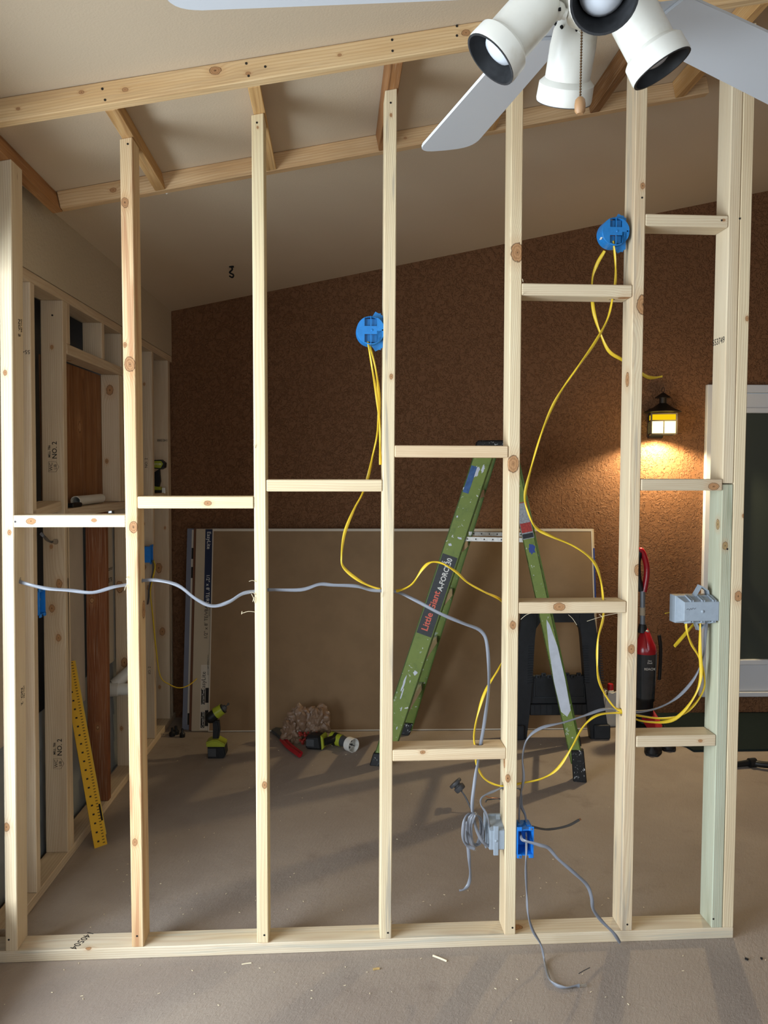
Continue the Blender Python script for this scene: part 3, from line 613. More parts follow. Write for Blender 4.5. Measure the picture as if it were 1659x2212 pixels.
for zz, sgn in ((z1, 1), (z0, -1)):
    for f_ in (.17, .235, .50, .56, .82, .88):
        xa = x0+wsp*f_; hexa(b, [PW(xa, .0, zz), PW(xa+.004, .0, zz), PW(xa+.004, .0, zz+sgn*.006), PW(xa, 0, zz+sgn*.006), PW(xa, .045, zz), PW(xa+.004, .045, zz), PW(xa+.004, .045, zz+sgn*.018), PW(xa, .045, zz+sgn*.018)])
b.transform(wm(g3).inverted()); obj('cable_clamp', b, M_GBOX, body, wm(g3))
b = NB()
for f_ in (.205, .53, .85):
    xa = x0+wsp*f_
    for zz, sgn in ((z1, 1), (z0, -1)): bx(b, -.004, .006, 0, .03, -.0015, .0015, M=MW @ T(xa, .01, zz+sgn*.0045) @ Rx(-sgn*.28))
b.transform(wm(g3).inverted()); obj('clamp_slot', b, M_DARK, body, wm(g3))
for grp in (((at(1500, 1288, .045), at(1513, 1266, .05)), (at(1513, 1266, .05), at(1528, 1276, .055)), (at(1528, 1276, .055), at(1530, 1290, .06))), ((at(1502, 1344, .05), at(1509, 1360, .055)), (at(1509, 1360, .055), at(1520, 1350, .06)))):
  b = NB()
  for a0, a1 in grp:
    d = (a1-a0); M = frm(a0, d, MW.to_3x3() @ V(0, 1, 0)); bx(b, 0, d.length, -.008, .018, -.0025, .0025, M=M)
  b.transform(wm(g3).inverted()); obj('nailing_bracket', b, M_GBOX, g3)
b = NB(); lathe(b, [(0, .004), (.002, .0035), (.0055, .001), (.006, -.001)], 16, MW @ T(x0+wsp*.53, 0, q.z) @ Rx(PI/2)); b.transform(wm(g3).inverted()); obj('moulding_dot', b, M_GBOX, body, wm(g3), smooth=True)
# scribbled pen mark
b = NB(); pp = [(1483, 1317), (1487, 1315), (1489, 1318), (1492, 1314), (1494, 1317), (1497, 1313), (1500, 1316), (1503, 1313)]
sweep(b, [at(u, v, -.0004) for u, v in pp], .0013, .0006, n=4, k=3); b.transform(wm(g3).inverted()); obj('pen_mark', b, M_INK, body, wm(g3))
# grey single box behind the stud
q = wl(at(1066, 1812, .012)); x1 = .4868; x0 = x1-.054; z0, z1 = wl(at(1066, 1836, .012)).z, wl(at(1066, 1793, .012)).z
g1 = thing('single_gang_box', PW((x0+x1)/2, .045, q.z), 'small grey electrical box low on the stud beside a coil of grey cable', 'electrical box')
b = NB(); hexa(b, [PW(x0+.003, .012, z0), PW(x1, .012, z0), PW(x1, .012, z1), PW(x0+.003, .012, z1), PW(x0, .085, z0-.008), PW(x1, .085, z0-.008), PW(x1, .085, z1+.02), PW(x0, .085, z1+.02)], .001)
bx(b, x0-.004, x0, .05, .088, z0-.012, z1+.03, M=MW); bx(b, x0-.002, x1, .08, .088, z0-.012, z1+.024, M=MW)
b.transform(wm(g1).inverted()); body = obj('box_body', b, M_GBOX, g1)
b = NB(); xm = (x0+x1)/2; bx(b, xm-.011, xm+.005, .004, .012, z0-.016, z1+.016, M=MW, bev=.001); bx(b, x0+.004, x1-.001, .007, .012, z0+.004, z1, M=MW, bev=.001); bx(b, x1-.022, x1-.008, .05, .054, z1+.018, z1+.036, M=MW, bev=.001); b.transform(wm(g1).inverted()); obj('back_rib', b, M_GBOX, body, wm(g1))
b = NB(); lathe(b, [(0, .003), (.0015, .0028), (.0045, .001), (.005, -.001)], 14, MW @ T(xm-.003, .004, (z0+z1)/2) @ Rx(PI/2)); b.transform(wm(g1).inverted()); obj('moulding_dot', b, M_GBOX, body, wm(g1), smooth=True)
# blue single box facing the camera
M_BB = flat('bright_blue_plastic', '1f7bd6', .4, var=.1, vs=80)
def open_box(M, w, h, d, wt=.003, mat=None):
    """open towards -y of M; local origin at the centre of the mouth"""
    b = NB(); bx(b, -w/2, -w/2+wt, 0, d, -h/2, h/2, M=M); bx(b, w/2-wt, w/2, 0, d, -h/2, h/2, M=M); bx(b, -w/2+wt, w/2-wt, 0, d, -h/2, -h/2+wt, M=M); bx(b, -w/2+wt, w/2-wt, 0, d, h/2-wt, h/2, M=M); bx(b, -w/2+wt, w/2-wt, d-wt, d, -h/2+wt, h/2-wt, M=M)
    for sx in (-1, 1):
        for sz in (-1, 1): bx(b, sx*w/2-(.0 if sx < 0 else .016), sx*w/2+(.016 if sx < 0 else 0), -.002, .004, sz*(h/2-.004)-.0, sz*(h/2+.009), M=M, bev=.0008)
    return b
q = wl(at(1138, 1820, -.004)); bw = .056; bxm = .5256+bw/2+.0005; hB = .088
b1 = thing('open_outlet_box', PW(bxm, .03, q.z), 'bright blue open electrical box low on the stud, grey cable sticking out', 'electrical box')
Mb = MW @ T(bxm, -.004, q.z); b = open_box(Mb, bw, hB, .075); b.transform(wm(b1).inverted()); body = obj('box_body', b, M_BB, b1)
b = NB()
for sx in (-1, 1): bx(b, sx*.017-.006, sx*.017+.006, .028, .07, hB/2, hB/2+.003, M=Mb)
hexa(b, [Mb @ V(.012, .06, hB/2), Mb @ V(.020, .06, hB/2), Mb @ V(.018, .06, hB/2+.014), Mb @ V(.014, .06, hB/2+.014), Mb @ V(.012, .064, hB/2), Mb @ V(.02, .064, hB/2), Mb @ V(.018, .064, hB/2+.014), Mb @ V(.014, .064, hB/2+.014)])
b.transform(wm(b1).inverted()); obj('knockout_tab', b, M_BB, body, wm(b1))
b = NB()
for sx, sz in ((-1, -1), (1, 1)): cyl(b, Mb @ V(sx*.019, -.0035, sz*(hB/2+.003)), Mb @ V(sx*.019, -.001, sz*(hB/2+.003)), .003, n=10)
b.transform(wm(b1).inverted()); obj('screw', b, M_ALU, body, wm(b1))
# blue boxes on the left framing
def small_box(M, w, h, d, lab, ctr):
    r_ = thing('outlet_box', T(*ctr), lab, 'electrical box'); b = open_box(M, w, h, d); b.transform(wm(r_).inverted()); bo_ = obj('box_body', b, M_BB, r_)
    b = NB(); sweep(b, [M @ V(.010, .03, .02), M @ V(0, .012, .012), M @ V(-.012, .015, -.004), M @ V(.006, .02, -.018), M @ V(.012, .03, .0)], .008, .005, n=8); b.transform(wm(r_).inverted()); obj('wire_tail', b, M_GRY, r_, smooth=True)
y_ = .665; P = onX(99, 1297, XL+.0); P = V(XL+.001, .4185, onX(99, 1297, XL).z)
small_box(T(P.x+.004, P.y, P.z) @ Rz(PI/2), .055, .090, .07, 'blue open electrical box on the shaded left framing beside the cable, low', P)
P = onY(325, 1197, 2.0); small_box(T(XL+.004, 1.995, P.z) @ Rz(PI/2), .055, .09, .07, 'blue electrical box on the far left framing stud near the corner, yellow cable below', P)

# ================================================================== CABLES
def cable(name, pts, lab, mat, cat='cable', w=.0118, h=.0062, tw=.6, group=None, ends=(0, 0), k=6, side=None):
    """pts: (u, v, depth behind the stud face) or world vectors"""
    W_ = [p if isinstance(p, Vector) else at(p[0], p[1], p[2] if len(p) > 2 else .045) for p in pts]
    b = NB(); sd = side if side else V(0, .25, 1); sweep(b, W_, w, h, n=10, side=sd, k=k, twist=tw)
    xs = [v.co for v in b.verts]; c = sum(xs, Vector())/len(xs); c.z = min(v.z for v in xs)
    o = tag(obj(name, b, mat, None, world=True, smooth=True), lab, cat, group)
    for e, P0, P1 in ((ends[0], W_[0], W_[1]), (ends[1], W_[-1], W_[-2])):
        if e:
            d = (P0-P1).normalized(); b = NB(); s_ = d.orthogonal().normalized()*.0022
            for q in (-1, 0, 1): sweep(b, [P0-d*.002+s_*q, P0+d*e+s_*q*1.3], .0018, n=6, k=0)
            b.transform(wm(o).inverted()); obj('bare_conductor', b, flat('tinned_wire', 'c9c6c0', .3, .8) if mat is M_GRY else M_COP, o)
    return o
cable('electrical_cable', [(20, 1253, .05), (33, 1254, .045), (60, 1262, .03), (100, 1271, .03), (150, 1275, .03), (200, 1280, .03), (245, 1268, .035), (280, 1262, .05), (310, 1254, .05), (345, 1254, .04), (385, 1265, .03), (425, 1295, .03), (460, 1309, .03), (495, 1300, .03), (525, 1282, .035), (560, 1276, .045), (585, 1274, .045), (650, 1274, .04), (690, 1262, .04), (720, 1264, .04), (770, 1266, .04), (800, 1274, .045), (838, 1277, .045), (862, 1280, .045), (900, 1298, .02), (950, 1325, .0), (1000, 1346, .0), (1040, 1364, .0), (1053, 1400, .0), (1056, 1480, .01), (1048, 1550, .03), (1038, 1610, .045), (1034, 1640, .045), (1025, 1690, .03), (1020, 1740, .02), (1026, 1780, .01), (1040, 1815, .005), (1055, 1828, .02)],
      'long grey cable threaded through the left studs, dropping to the small grey box', M_GRY)
cable('electrical_cable', [(795, 738, .02), (803, 790, .03), (813, 850, .05), (820, 910, .06), (821, 960, .06), (822, 1004, .06)], 'short yellow cable hanging from the left round box, ending above a block', M_YEL, ends=(0, .0))
cable('electrical_cable', [(799, 745, .05), (812, 800, .06), (819, 860, .07), (816, 930, .08), (805, 985, .10), (795, 1030, .115), (783, 1066, .10), (765, 1100, .07), (745, 1150, .05), (738, 1200, .04), (742, 1225, .04), (770, 1250, .04), (800, 1266, .045), (838, 1276, .052), (860, 1276, .045), (890, 1262, .02), (912, 1230, .0), (930, 1215, .0), (955, 1217, .0), (985, 1235, .0), (1010, 1258, .01), (1045, 1278, .05), (1083, 1297, .11), (1102, 1330, .13), (1100, 1400, .13), (1080, 1440, .10), (1050, 1490, .05), (1033, 1540, .035), (1024, 1590, .04), (1028, 1625, .045), (1029, 1650, .045), (1045, 1680, .04), (1070, 1695, .045), (1100, 1698, .045), (1125, 1692, .045), (1170, 1682, .03), (1205, 1660, .02), (1235, 1615, .02), (1260, 1570, .02), (1290, 1545, .03), (1330, 1540, .04), (1352, 1541, .04), (1380, 1546, .045), (1430, 1552, .05), (1470, 1545, .05), (1500, 1522, .05), (1520, 1490, .05), (1521, 1460, .045), (1510, 1420, .04), (1493, 1390, .04), (1483, 1360, .04), (1482, 1336, .04)],
      'long yellow cable looping from the left round box to the wide grey box', M_YEL)
cable('electrical_cable', [(1325, 520, .02), (1329, 560, .035), (1330, 600, .045), (1324, 640, .045), (1312, 690, .03), (1285, 740, .01), (1250, 790, .0), (1215, 840, .0), (1190, 885, .0), (1165, 950, .0), (1145, 1020, .0), (1134, 1070, .0), (1140, 1105, .0), (1158, 1140, .01), (1190, 1158, .01), (1240, 1180, .01), (1280, 1210, .01), (1297, 1250, .03), (1303, 1300, .045), (1303, 1335, .045), (1292, 1380, .03), (1290, 1430, .02), (1294, 1470, .02), (1310, 1505, .03), (1330, 1530, .04), (1352, 1538, .035), (1380, 1556, .04), (1430, 1560, .04), (1465, 1548, .04), (1500, 1505, .04), (1514, 1460, .035), (1512, 1400, .03), (1513, 1336, .03)],
      'yellow cable curving from the upper round box down to the wide grey box', M_YEL)
cable('electrical_cable', [(1306, 542, .08), (1290, 570, .095), (1280, 600, .11), (1279, 640, .11), (1284, 680, .105), (1297, 720, .10), (1315, 758, .10), (1343, 777, .11), (1370, 795, .13), (1396, 813, .12), (1412, 816, .11), (1431, 813, .10)], 'short yellow cable from the upper round box, cut end poking out above the lantern', M_YEL)
cable('electrical_cable', [(1527, 1336, .045), (1524, 1370, .05), (1519, 1420, .05), (1500, 1465, .05), (1465, 1505, .05), (1425, 1528, .05), (1385, 1537, .045), (1352, 1536, .045), (1325, 1532, .04), (1300, 1533, .03), (1265, 1545, .02), (1220, 1560, .015), (1170, 1572, .01), (1140, 1595, .01), (1129, 1635, .02), (1131, 1680, .03), (1124, 1720, .04), (1121, 1770, .05), (1122, 1790, .05)], 'grey cable running from the wide grey box down to the blue open box', M_GRY)
cable('electrical_cable', [(1054, 1800, .045), (1058, 1785, .03), (1050, 1757, .015), (1039, 1737, .01), (1042, 1722, .015), (1062, 1711, .03), (1085, 1702, .045), (1102, 1701, .045), (1124, 1706, .05), (1126, 1740, .05), (1134, 1760, .05), (1138, 1786, .055)], 'grey cable looping through the low stud between the two small boxes', M_GRY)
cable('electrical_cable', [(1124, 1800, .03), (1127, 1812, -.02), (1136, 1817, -.04), (1165, 1825, -.05), (1185, 1832, -.05), (1205, 1855, -.05), (1240, 1885, -.05), (1268, 1912, -.05), (1278, 1940, -.05), (1282, 1965, -.04), (1300, 1990, -.035), (1325, 2015, -.03), (1339, 2038, V(0, 0, 0)) if False else (1339, 2036, -.022)], 'grey cable from the blue open box ending at the bottom plate', M_GRY, ends=(.0, 0))
fl = [at(1137, 1800, .02), at(1137, 1835, -.03), at(1136, 1880, -.05), at(1138, 1930, -.06), at(1140, 1970, -.07), at(1150, 2008, -.08), at(1168, 2040, -.09), at(1176, 2075, -.10)]
fl += [onZ(1186, 2112, .012), onZ(1200, 2127, .007), onZ(1220, 2133, .006), onZ(1240, 2130, .006), onZ(1252, 2129, .007)]
cable('electrical_cable', fl, 'grey cable from the blue box, its stripped ends lying on the front floor', M_GRY, ends=(0, .022))
cable('electrical_cable', [(1150, 1786, .07), (1175, 1791, .10), (1200, 1790, .12), (1228, 1783, .14), (1251, 1771, .16)], 'short dark grey cable reaching out to the right behind the blue box', M_DGRY, w=.009, ends=(0, .008))
# coil hanging beside the grey box
cp = [(1012, 1760, .03)]
for i in range(28):
    a = -PI/2-i*2*PI/8.5; g_ = i/28; cp.append((1024+g_*6+(13+2*math.sin(i*.9))*math.cos(a), 1793+(34+2.5*math.sin(i*1.7))*math.sin(a), .03+.03*math.sin(a+.7)+.0*i))
cable('cable_coil', cp, 'coil of grey cable hanging at the left of the small grey box', M_GRY, tw=.3, k=3, h=.006)
cable('electrical_cable', [(1024, 1758, .02), (1008, 1762, .0), (1001, 1785, -.01), (1001, 1812, -.01), (1009, 1826, -.01), (1025, 1834, -.01)], 'upper cut tail of grey cable curling out of the coil', M_GRY, ends=(0, .006))
cable('electrical_cable', [(1010, 1775, .02), (1007, 1800, .01), (1011, 1830, .0), (1014, 1860, .0), (1016, 1890, .0), (1012, 1910, .0), (1003, 1921, .0), (992, 1924, .0)], 'long grey cable tail drooping below the coil', M_GRY)
cable('wire_tail', [(1084, 1727, .08), (1074, 1725, .09), (1060, 1727, .10), (1052, 1728, .10), (1049, 1733, .10)], 'short black wire end poking out left of the low stud', M_BLACK, 'wire', w=.004, h=.004)
cable('wire_tail', [(1084, 1725, .085), (1072, 1724, .09), (1058, 1723, .10), (1045, 1718, .10)], 'thin bare copper wire end poking out left of the low stud', M_COP, 'wire', w=.0025, h=.0025)
cable('electrical_cable', [(1502, 1345, .10), (1490, 1358, .09), (1478, 1372, .08), (1457, 1396, .06)], 'short cut yellow cable end pointing down left below the wide grey box', M_YEL)
cable('electrical_cable', [(1468, 1290, .11), (1456, 1298, .12), (1454, 1312, .13), (1458, 1320, .125), (1437, 1325, .11)], 'thin curl of yellow cable behind the left side of the wide grey box', M_YEL, w=.006, h=.004)
# cables on the left framing
cable('electrical_cable', [onX(88, 1152, -1.17), onX(96, 1160, -1.16), onY(104, 1168, .60), onY(113, 1171, .66)], 'short grey cable going into a hole in the shaded left stud', M_DGRY)
cable('electrical_cable', [onY(332, 1212, 2.0), onY(335, 1225, 1.98), onY(330, 1250, 1.98), onY(325, 1280, 1.98), onY(330, 1330, 2.0), onY(337, 1400, 2.02), onY(346, 1460, 2.05), onY(365, 1478, 2.10), onY(387, 1486, 2.12), onY(408, 1480, 2.15), onY(425, 1466, 2.2)], 'yellow cable dangling from the far left blue box to the drywall stack', M_YEL, tw=.2)
cable('electrical_cable', [onY(330, 1210, 2.01), onY(330, 1235, 2.0), onY(322, 1270, 1.99), onY(321, 1290, 2.0), onY(319, 1305, 2.02)], 'dark cable hanging straight under the far left blue box', M_DGRY, tw=.1)
# ================================================================== DRYWALL STACK
M_KRAFT = flat('kraft_paper', '8a7052', .85, var=.10, vs=5); M_EDGE = flat('edge_paper', 'c9bfae', .8); M_IVORY = flat('face_paper', 'b8a991', .85, var=.06, vs=4)
M_GREYB = flat('blue_grey_board', '737785', .8, var=.06, vs=4); M_NAVY = flat('navy_print', '1b2440', .7); M_BTAPE = flat('blue_end_tape', '22408a', .7)
lean = Vector((0, .205, 1.228)).normalized()
def sheet(x0, x1, off, mat, lab):
    O = V(x0, 2.250+off*1.02, .003+.0*off); M = frm(O, (1, 0, 0), lean)       # z of the frame faces the camera side
    r_ = thing('drywall_sheet', M, lab, 'drywall', 'drywall sheets leaning on the back wall'); b = NB(); bx(b, 0, x1-x0, 0, 1.243, -.0125, 0, bev=.001); obj('board', b, mat, r_); return r_, M, x1-x0
r_, M, L_ = sheet(-.925, 1.478, 0, M_KRAFT, 'front drywall sheet of the leaning stack, brown paper side out with pale edges')
b = NB(); bx(b, 0, L_, 1.229, 1.2445, -.0005, .0008); obj('edge_strip', b, M_EDGE, r_); b = NB(); bx(b, 0, .006, 0, 1.229, -.0005, .0008); obj('edge_strip', b, M_EDGE, r_); b = NB(); bx(b, .006, L_, 0, .007, -.0005, .0008); obj('edge_strip', b, M_EDGE, r_)
b = NB(); bx(b, L_-.008, L_+.0006, 0, 1.229, -.0005, .0008); obj('edge_strip', b, M_EDGE, r_)
r_, M, L_ = sheet(-1.030, 1.492, .0135, M_IVORY, 'second drywall sheet, ivory face and navy printed tape showing beside the front one')
b = NB(); bx(b, .050, .104, .005, .40, 0, .0008); obj('end_tape', b, M_EDGE, r_); tp = [o for o in bpy.data.objects if o.name.startswith('end_tape')][-1]
b = NB(); bx(b, .058, .103, .77, 1.24, 0, .0009); tp2 = obj('end_tape', b, M_NAVY, r_); tp2['label'] = 'navy tape with white lettering'
b = NB(); bx(b, L_-.012, L_+.001, .80, 1.12, -.012, .001); o = obj('end_tape', b, M_BTAPE, r_); o['label'] = 'blue end tape'
for y0, y1 in ((.02, .115), (.16, .25)): b = NB(); bx(b, .056, .078, y0, y1, .0008, .0013); obj('print_block', b, M_INK, tp); b = NB(); bx(b, .081, .101, y0+.01, y1+.01, .0008, .0013); obj('print_block', b, M_INK, tp)
TM = M @ T(.08, 0, .0014)
text('print', 'EasyLite', .034, TM @ T(0, 1.17, 0) @ Rz(-PI/2), M_WHT, tp2); text('print', '1/2" x 8\' TE/RN', .030, TM @ T(0, .86, 0) @ Rz(-PI/2), M_WHT, tp2)
text('print', '1/2" x 8\' TE/VBA', .030, TM @ T(-.004, .66, .0) @ Rz(PI/2), M_INK, tp2); text('print', 'EasyLite', .036, TM @ T(-.012, .30, 0) @ Rz(PI/2), M_INK, tp)
text('print', 'CertainTeed', .018, TM @ T(-.012, .205, .001) @ Rz(PI/2), M_WHT, tp); text('print', 'CertainTeed', .018, TM @ T(-.012, .068, .001) @ Rz(PI/2), M_WHT, tp)
for y in (.36, .40, .72): text('print', 'gypsum board 1/2 in.', .010, TM @ T(.012, y+.02, 0) @ Rz(PI/2), M_INK, tp)
r_, M, L_ = sheet(-1.048, 1.44, .027, flat('rust_kraft', '6b4630', .85), 'third drywall sheet, only a thin rust-brown strip showing near the left end')
r_, M, L_ = sheet(-1.092, 1.40, .0405, M_GREYB, 'rearmost drywall sheet, blue-grey edge at the far left of the stack')
b = NB(); bx(b, .030, .043, .03, 1.235, 0, .0008); tp = obj('end_tape', b, M_EDGE, r_)
for y0, y1 in ((1.05, 1.12), (.93, 1.0), (.03, .10)): b = NB(); bx(b, .031, .042, y0, y1, .0008, .0012); obj('print_block', b, M_INK, tp)
# black clips on the floor beside the stack
b = NB(); q = onZ(374, 1592, 0)
for k, (u, v, r) in enumerate(((372, 1582, .018), (380, 1578, .02), (394, 1584, .016))): p = onZ(u, v+8, 0); lathe(b, [(0, .0), (r, .0), (r*1.05, .02), (r*.5, .03), (r*.45, .05), (0, .052)], 14, T(p.x, p.y, 0))
tag(obj('rubber_foot', b, M_BLACK, None, world=True, smooth=True), 'cluster of small black rubber feet on the floor beside the drywall stack', 'rubber feet', kind='stuff')

# ================================================================== STEPLADDER
LO = V(.706, 1.829, 0); EX = V(.973, -.232, 0).normalized(); EY = V(.232, .973, 0).normalized()
ML = Matrix(((EX.x, EY.x, 0, LO.x), (EX.y, EY.y, 0, LO.y), (0, 0, 1, 0), (0, 0, 0, 1)))
lad = thing('stepladder', ML, 'green fibreglass stepladder splashed with paint, standing open in front of the drywall', 'ladder')
t = NT('green_fibreglass', .55, 0, .35); oc = t.obj(); sp = t.sstep(t.noise(oc, 42, 4, .65, .6), .655, .68); st = t.sstep(t.noise(oc, 9, 4, .7, .4), .66, .69)
cg = t.mix(t.noise(oc, 4, 4, .6), lin('839340'), lin('687c3c')); cg = t.mix(t.math('MULTIPLY', t.sstep(t.noise(oc, 16, 4, .7), .5, .75), .35), cg, lin('39542c'))
cg = t.mix(sp, cg, lin('d4d6d2')); cg = t.mix(t.math('MULTIPLY', st, .6), cg, lin('b4c0b4')); t.base(cg); M_LG = t.m
M_LGD = flat('green_flange', '4a661c', .5, var=.2, vs=30)
t = NT('paint_speckled_black', .5); sp = t.sstep(t.noise(t.obj(), 60, 4, .7, .6), .6, .64); t.base(t.mix(sp, lin('161617'), lin('c6c8c8'))); M_BS = t.m
M_STEP = flat('painted_aluminium', 'c9c6bd', .4, .5, var=.25, vs=60)
def rail(p0, p1, w, fl, name='rail', inward=1, mat=None, flip=1):
    a = V(*p0); c = V(*p1); ax = (c-a).normalized(); x = V(1, 0, 0); x = (x-ax*x.dot(ax)).normalized(); M = ML @ frm(a, ax, x)   # local x along, y across, z = depth
    L = (c-a).length; b = NB(); s = 1 if (M.to_3x3() @ V(0, 0, 1)).dot(EY) > 0 else -1; s *= inward
    z0, z1 = sorted((0, s*.005)); bx(b, 0, L, -w/2, w/2, z0, z1); o = obj(name, b, mat or M_LG, lad, M)
    b = NB(); z0, z1 = sorted((s*.0, s*fl)); bx(b, 0, L, w/2-.005, w/2+.0003, z0, z1); bx(b, 0, L, -w/2-.0003, -w/2+.005, z0, z1); obj('flange', b, M_LGD, o, M)
    return o, M, L, s
RL, MR, LR_, sR = rail((-.527, -.293, .045), (-.004, -.165, 1.70), .100, .036)
RR2, MR2, LR2, sR2 = rail((.495, -.290, .095), (.130, -.165, 1.69), .064, .030)
rail((-.505, .262, .045), (-.004, .165, 1.70), .095, .036, inward=-1); rail((.495, .265, .045), (.130, .165, 1.69), .06, .030, inward=-1)
for s_, (x, y) in enumerate(((-.540, -.293), (.508, -.292), (-.520, .240), (.502, .262))):
    b = NB(); big = x < 0
    if x > 0:
        hexa(b, [(x-.033, y-.012, .0), (x+.036, y-.012, .0), (x+.036, y+.045, .0), (x-.033, y+.045, .0), (x-.045, y-.006, .16 if y < 0 else .09), (x+.018, y-.006, .165 if y < 0 else .09), (x+.018, y+.034, .165 if y < 0 else .09), (x-.045, y+.034, .16 if y < 0 else .09)], .004)
    else: hexa(b, [(x-.06, y-.012, 0), (x+.045, y-.012, 0), (x+.045, y+.05, 0), (x-.06, y+.05, 0), (x-.04, y-.006, .07), (x+.07, y-.006, .07), (x+.07, y+.04, .07), (x-.04, y+.04, .07)], .004)
    obj('foot', b, M_BS, lad)
for k in range(5):
    z = .33+.29*k; f_ = (z-.045)/1.655; x = -.527+.523*f_; hw = .262-.110*f_-.006
    b = NB(); bx(b, x-.035, x+.04, -hw, hw, z-.012, z, bev=.002); bx(b, x-.037, x-.033, -hw, hw, z-.04, z); bx(b, x+.038, x+.042, -hw, hw, z-.04, z); obj('step', b, M_STEP, lad)
for k in range(3):
    z = .35+.45*k; f_ = (z-.045)/1.64; x = .495-.365*f_; hw = .262-.110*f_-.006; b = NB(); bx(b, x-.008, x+.008, -hw, hw, z-.015, z+.015); obj('rear_brace', b, M_STEP, lad)
zc = 1.235
for y in (-.17, .17):
    b = NB(); x0, x1 = -.527+.523*.72+.03, .495-.365*.72-.01; bx(b, x0, x1, y*1.08-.003, y*1.08+.003, zc-.014, zc+.010, bev=.001); o = obj('spreader', b, flat('white_painted_bar', 'dddbd4', .4, .2, var=.3, vs=45), lad)
    b = NB()
    for k in range(7): cyl(b, V(x0+.03+k*.045, y*1.08-.0045, zc-.002), V(x0+.03+k*.045, y*1.08-.0031, zc-.002), .004, n=8)
    q = obj('rivets', b, M_NAIL, o, ML); q['kind'] = 'stuff'
b = NB(); hexa(b, [(-.065, -.20, 1.695), (.185, -.20, 1.695), (.185, .20, 1.695), (-.065, .20, 1.695), (-.045, -.185, 1.76), (.165, -.185, 1.76), (.165, .185, 1.76), (-.045, .185, 1.76)], .008); obj('top_cap', b, M_BS, lad)
def on_rail(M, s, z_at, L0, L1, y0, y1, mat, name, parent, th=.0009):
    b = NB(); a = -s*th; z0, z1 = sorted((0, a)); bx(b, L0, L1, y0, y1, z0, z1); return obj(name, b, mat, parent, M)
def rail_len(M, v0):        # distance along the rail of the pixel row v0 (rail found by stepping)
    best = None
    for i in range(400):
        p = M @ V(i*.005, 0, 0); d = p-CAM; v = H/2-F*(d.dot(UP))/d.dot(FW)
        if best is None or abs(v-v0) < best[0]: best = (abs(v-v0), i*.005)
    return best[1]
l0, l1 = rail_len(MR, 1372), rail_len(MR, 1200)
pl = on_rail(MR, sR, 0, l0, l1, -.042, .042, flat('black_label', '26282a', .5, var=.4, vs=60), 'rail_label', RL)
def rail_text(s, size, l, y, mat, par, M=None, sg=None, sx=1):
    M = M or MR; sg = sg or sR; c = M @ V(l, y, -sg*.0013); n_ = M.to_3x3() @ V(0, 0, -sg); x = M.to_3x3() @ V(1, 0, 0); yv = n_.cross(x); text('print', s, size, frm(c, x, yv), mat, par, sx=sx, bold=size*.02)
yy = 0
rail_text('Little Giant', .050, l0+.135, -.004*sR, flat('coral_print', 'e06a55', .6), pl, sx=.98); rail_text('A-FORCE30', .040, l0+.345, .006, M_WHT, pl, sx=.9)
rail_text('5', .030, l1-.045, -.02, M_WHT, pl)
for v0, v1, y0, y1 in ((1068, 1010, -.044, -.012),): on_rail(MR, sR, 0, rail_len(MR, v0), rail_len(MR, v1), y0, y1, flat('blue_masking_tape', '45689c', .7, var=.3, vs=40), 'masking_tape', RL)
def blob(M, s, par, l, y, rl, rw, mat, name, seed=0, th=.0008, n=18):
    rnd = random.Random(seed); pts = []
    for i in range(n):
        a = 2*PI*i/n; k = 1+rnd.uniform(-.3, .25); pts.append((l+rl*k*math.cos(a), max(-.048, min(.048, y+rw*k*math.sin(a)))))
    b = NB(); z0, z1 = sorted((0, -s*th)); prism(b, pts, z0, z1); return obj(name, b, mat, par, M)
M_WP = flat('white_paint_patch', 'ccd2dc', .45, var=.12, vs=20); M_BP = flat('blue_paint_patch', '1c3a8c', .4)
blob(MR2, sR2, RR2, rail_len(MR2, 1185), .006, .026, .018, M_BP, 'paint_patch', 3)
b = NB(); q0, q1, q2, q3 = [rail_len(MR2, v) for v in (1535, 1470, 1400, 1350)]; z0, z1 = sorted((0, -sR2*.0008))
prism(b, [(q0, -.026), (q0-.03, .0), (q0, .024), (q1, .030), (q2, .028), (q3, .012), (q3+.03, .002), (q3, -.004), (q2, -.018), (q1, -.029)], z0, z1); obj('paint_patch', b, M_WP, RR2, MR2)
for i, (v, y, a_, c_) in enumerate(((1480, -.02, .05, .005), (1452, .02, .012, .010), (1500, -.012, .03, .004), (1060, -.046, .008, .006), (1020, -.01, .03, .016), (1010, .02, .02, .008), (1450, .03, .004, .003), (1120, -.03, .006, .004), (1160, .02, .006, .012), (1180, -.02, .008, .01), (1530, .01, .012, .003), (1570, .02, .01, .003))): blob(MR, sR, RL, rail_len(MR, v), y, a_, c_, M_WP, 'paint_patch', 10+i)
l2, l3 = rail_len(MR2, 1163), rail_len(MR2, 1085)
lb = on_rail(MR2, sR2, 0, l2, l3, -.030, .030, flat('grey_warning_label', 'a2a5a8', .6, var=.4, vs=90), 'warning_label', RR2)
on_rail(MR2, sR2, 0, l2+.035, l2+.085, -.028, .028, flat('red_print', 'b53a30', .6, var=.5, vs=150), 'print_block', lb, .0014); on_rail(MR2, sR2, 0, l2+.004, l2+.028, -.028, .028, flat('black_white_print', '22262a', .6, var=.5, vs=150), 'print_block', lb, .0014); on_rail(MR2, sR2, 0, l3-.004, l3, -.03, .03, flat('red_print', 'b53a30', .6), 'print_block', lb, .0014)
on_rail(MR2, sR2, 0, l2+.085, l3-.004, .0275, .030, flat('red_print', 'b53a30', .6), 'print_block', lb, .0014)

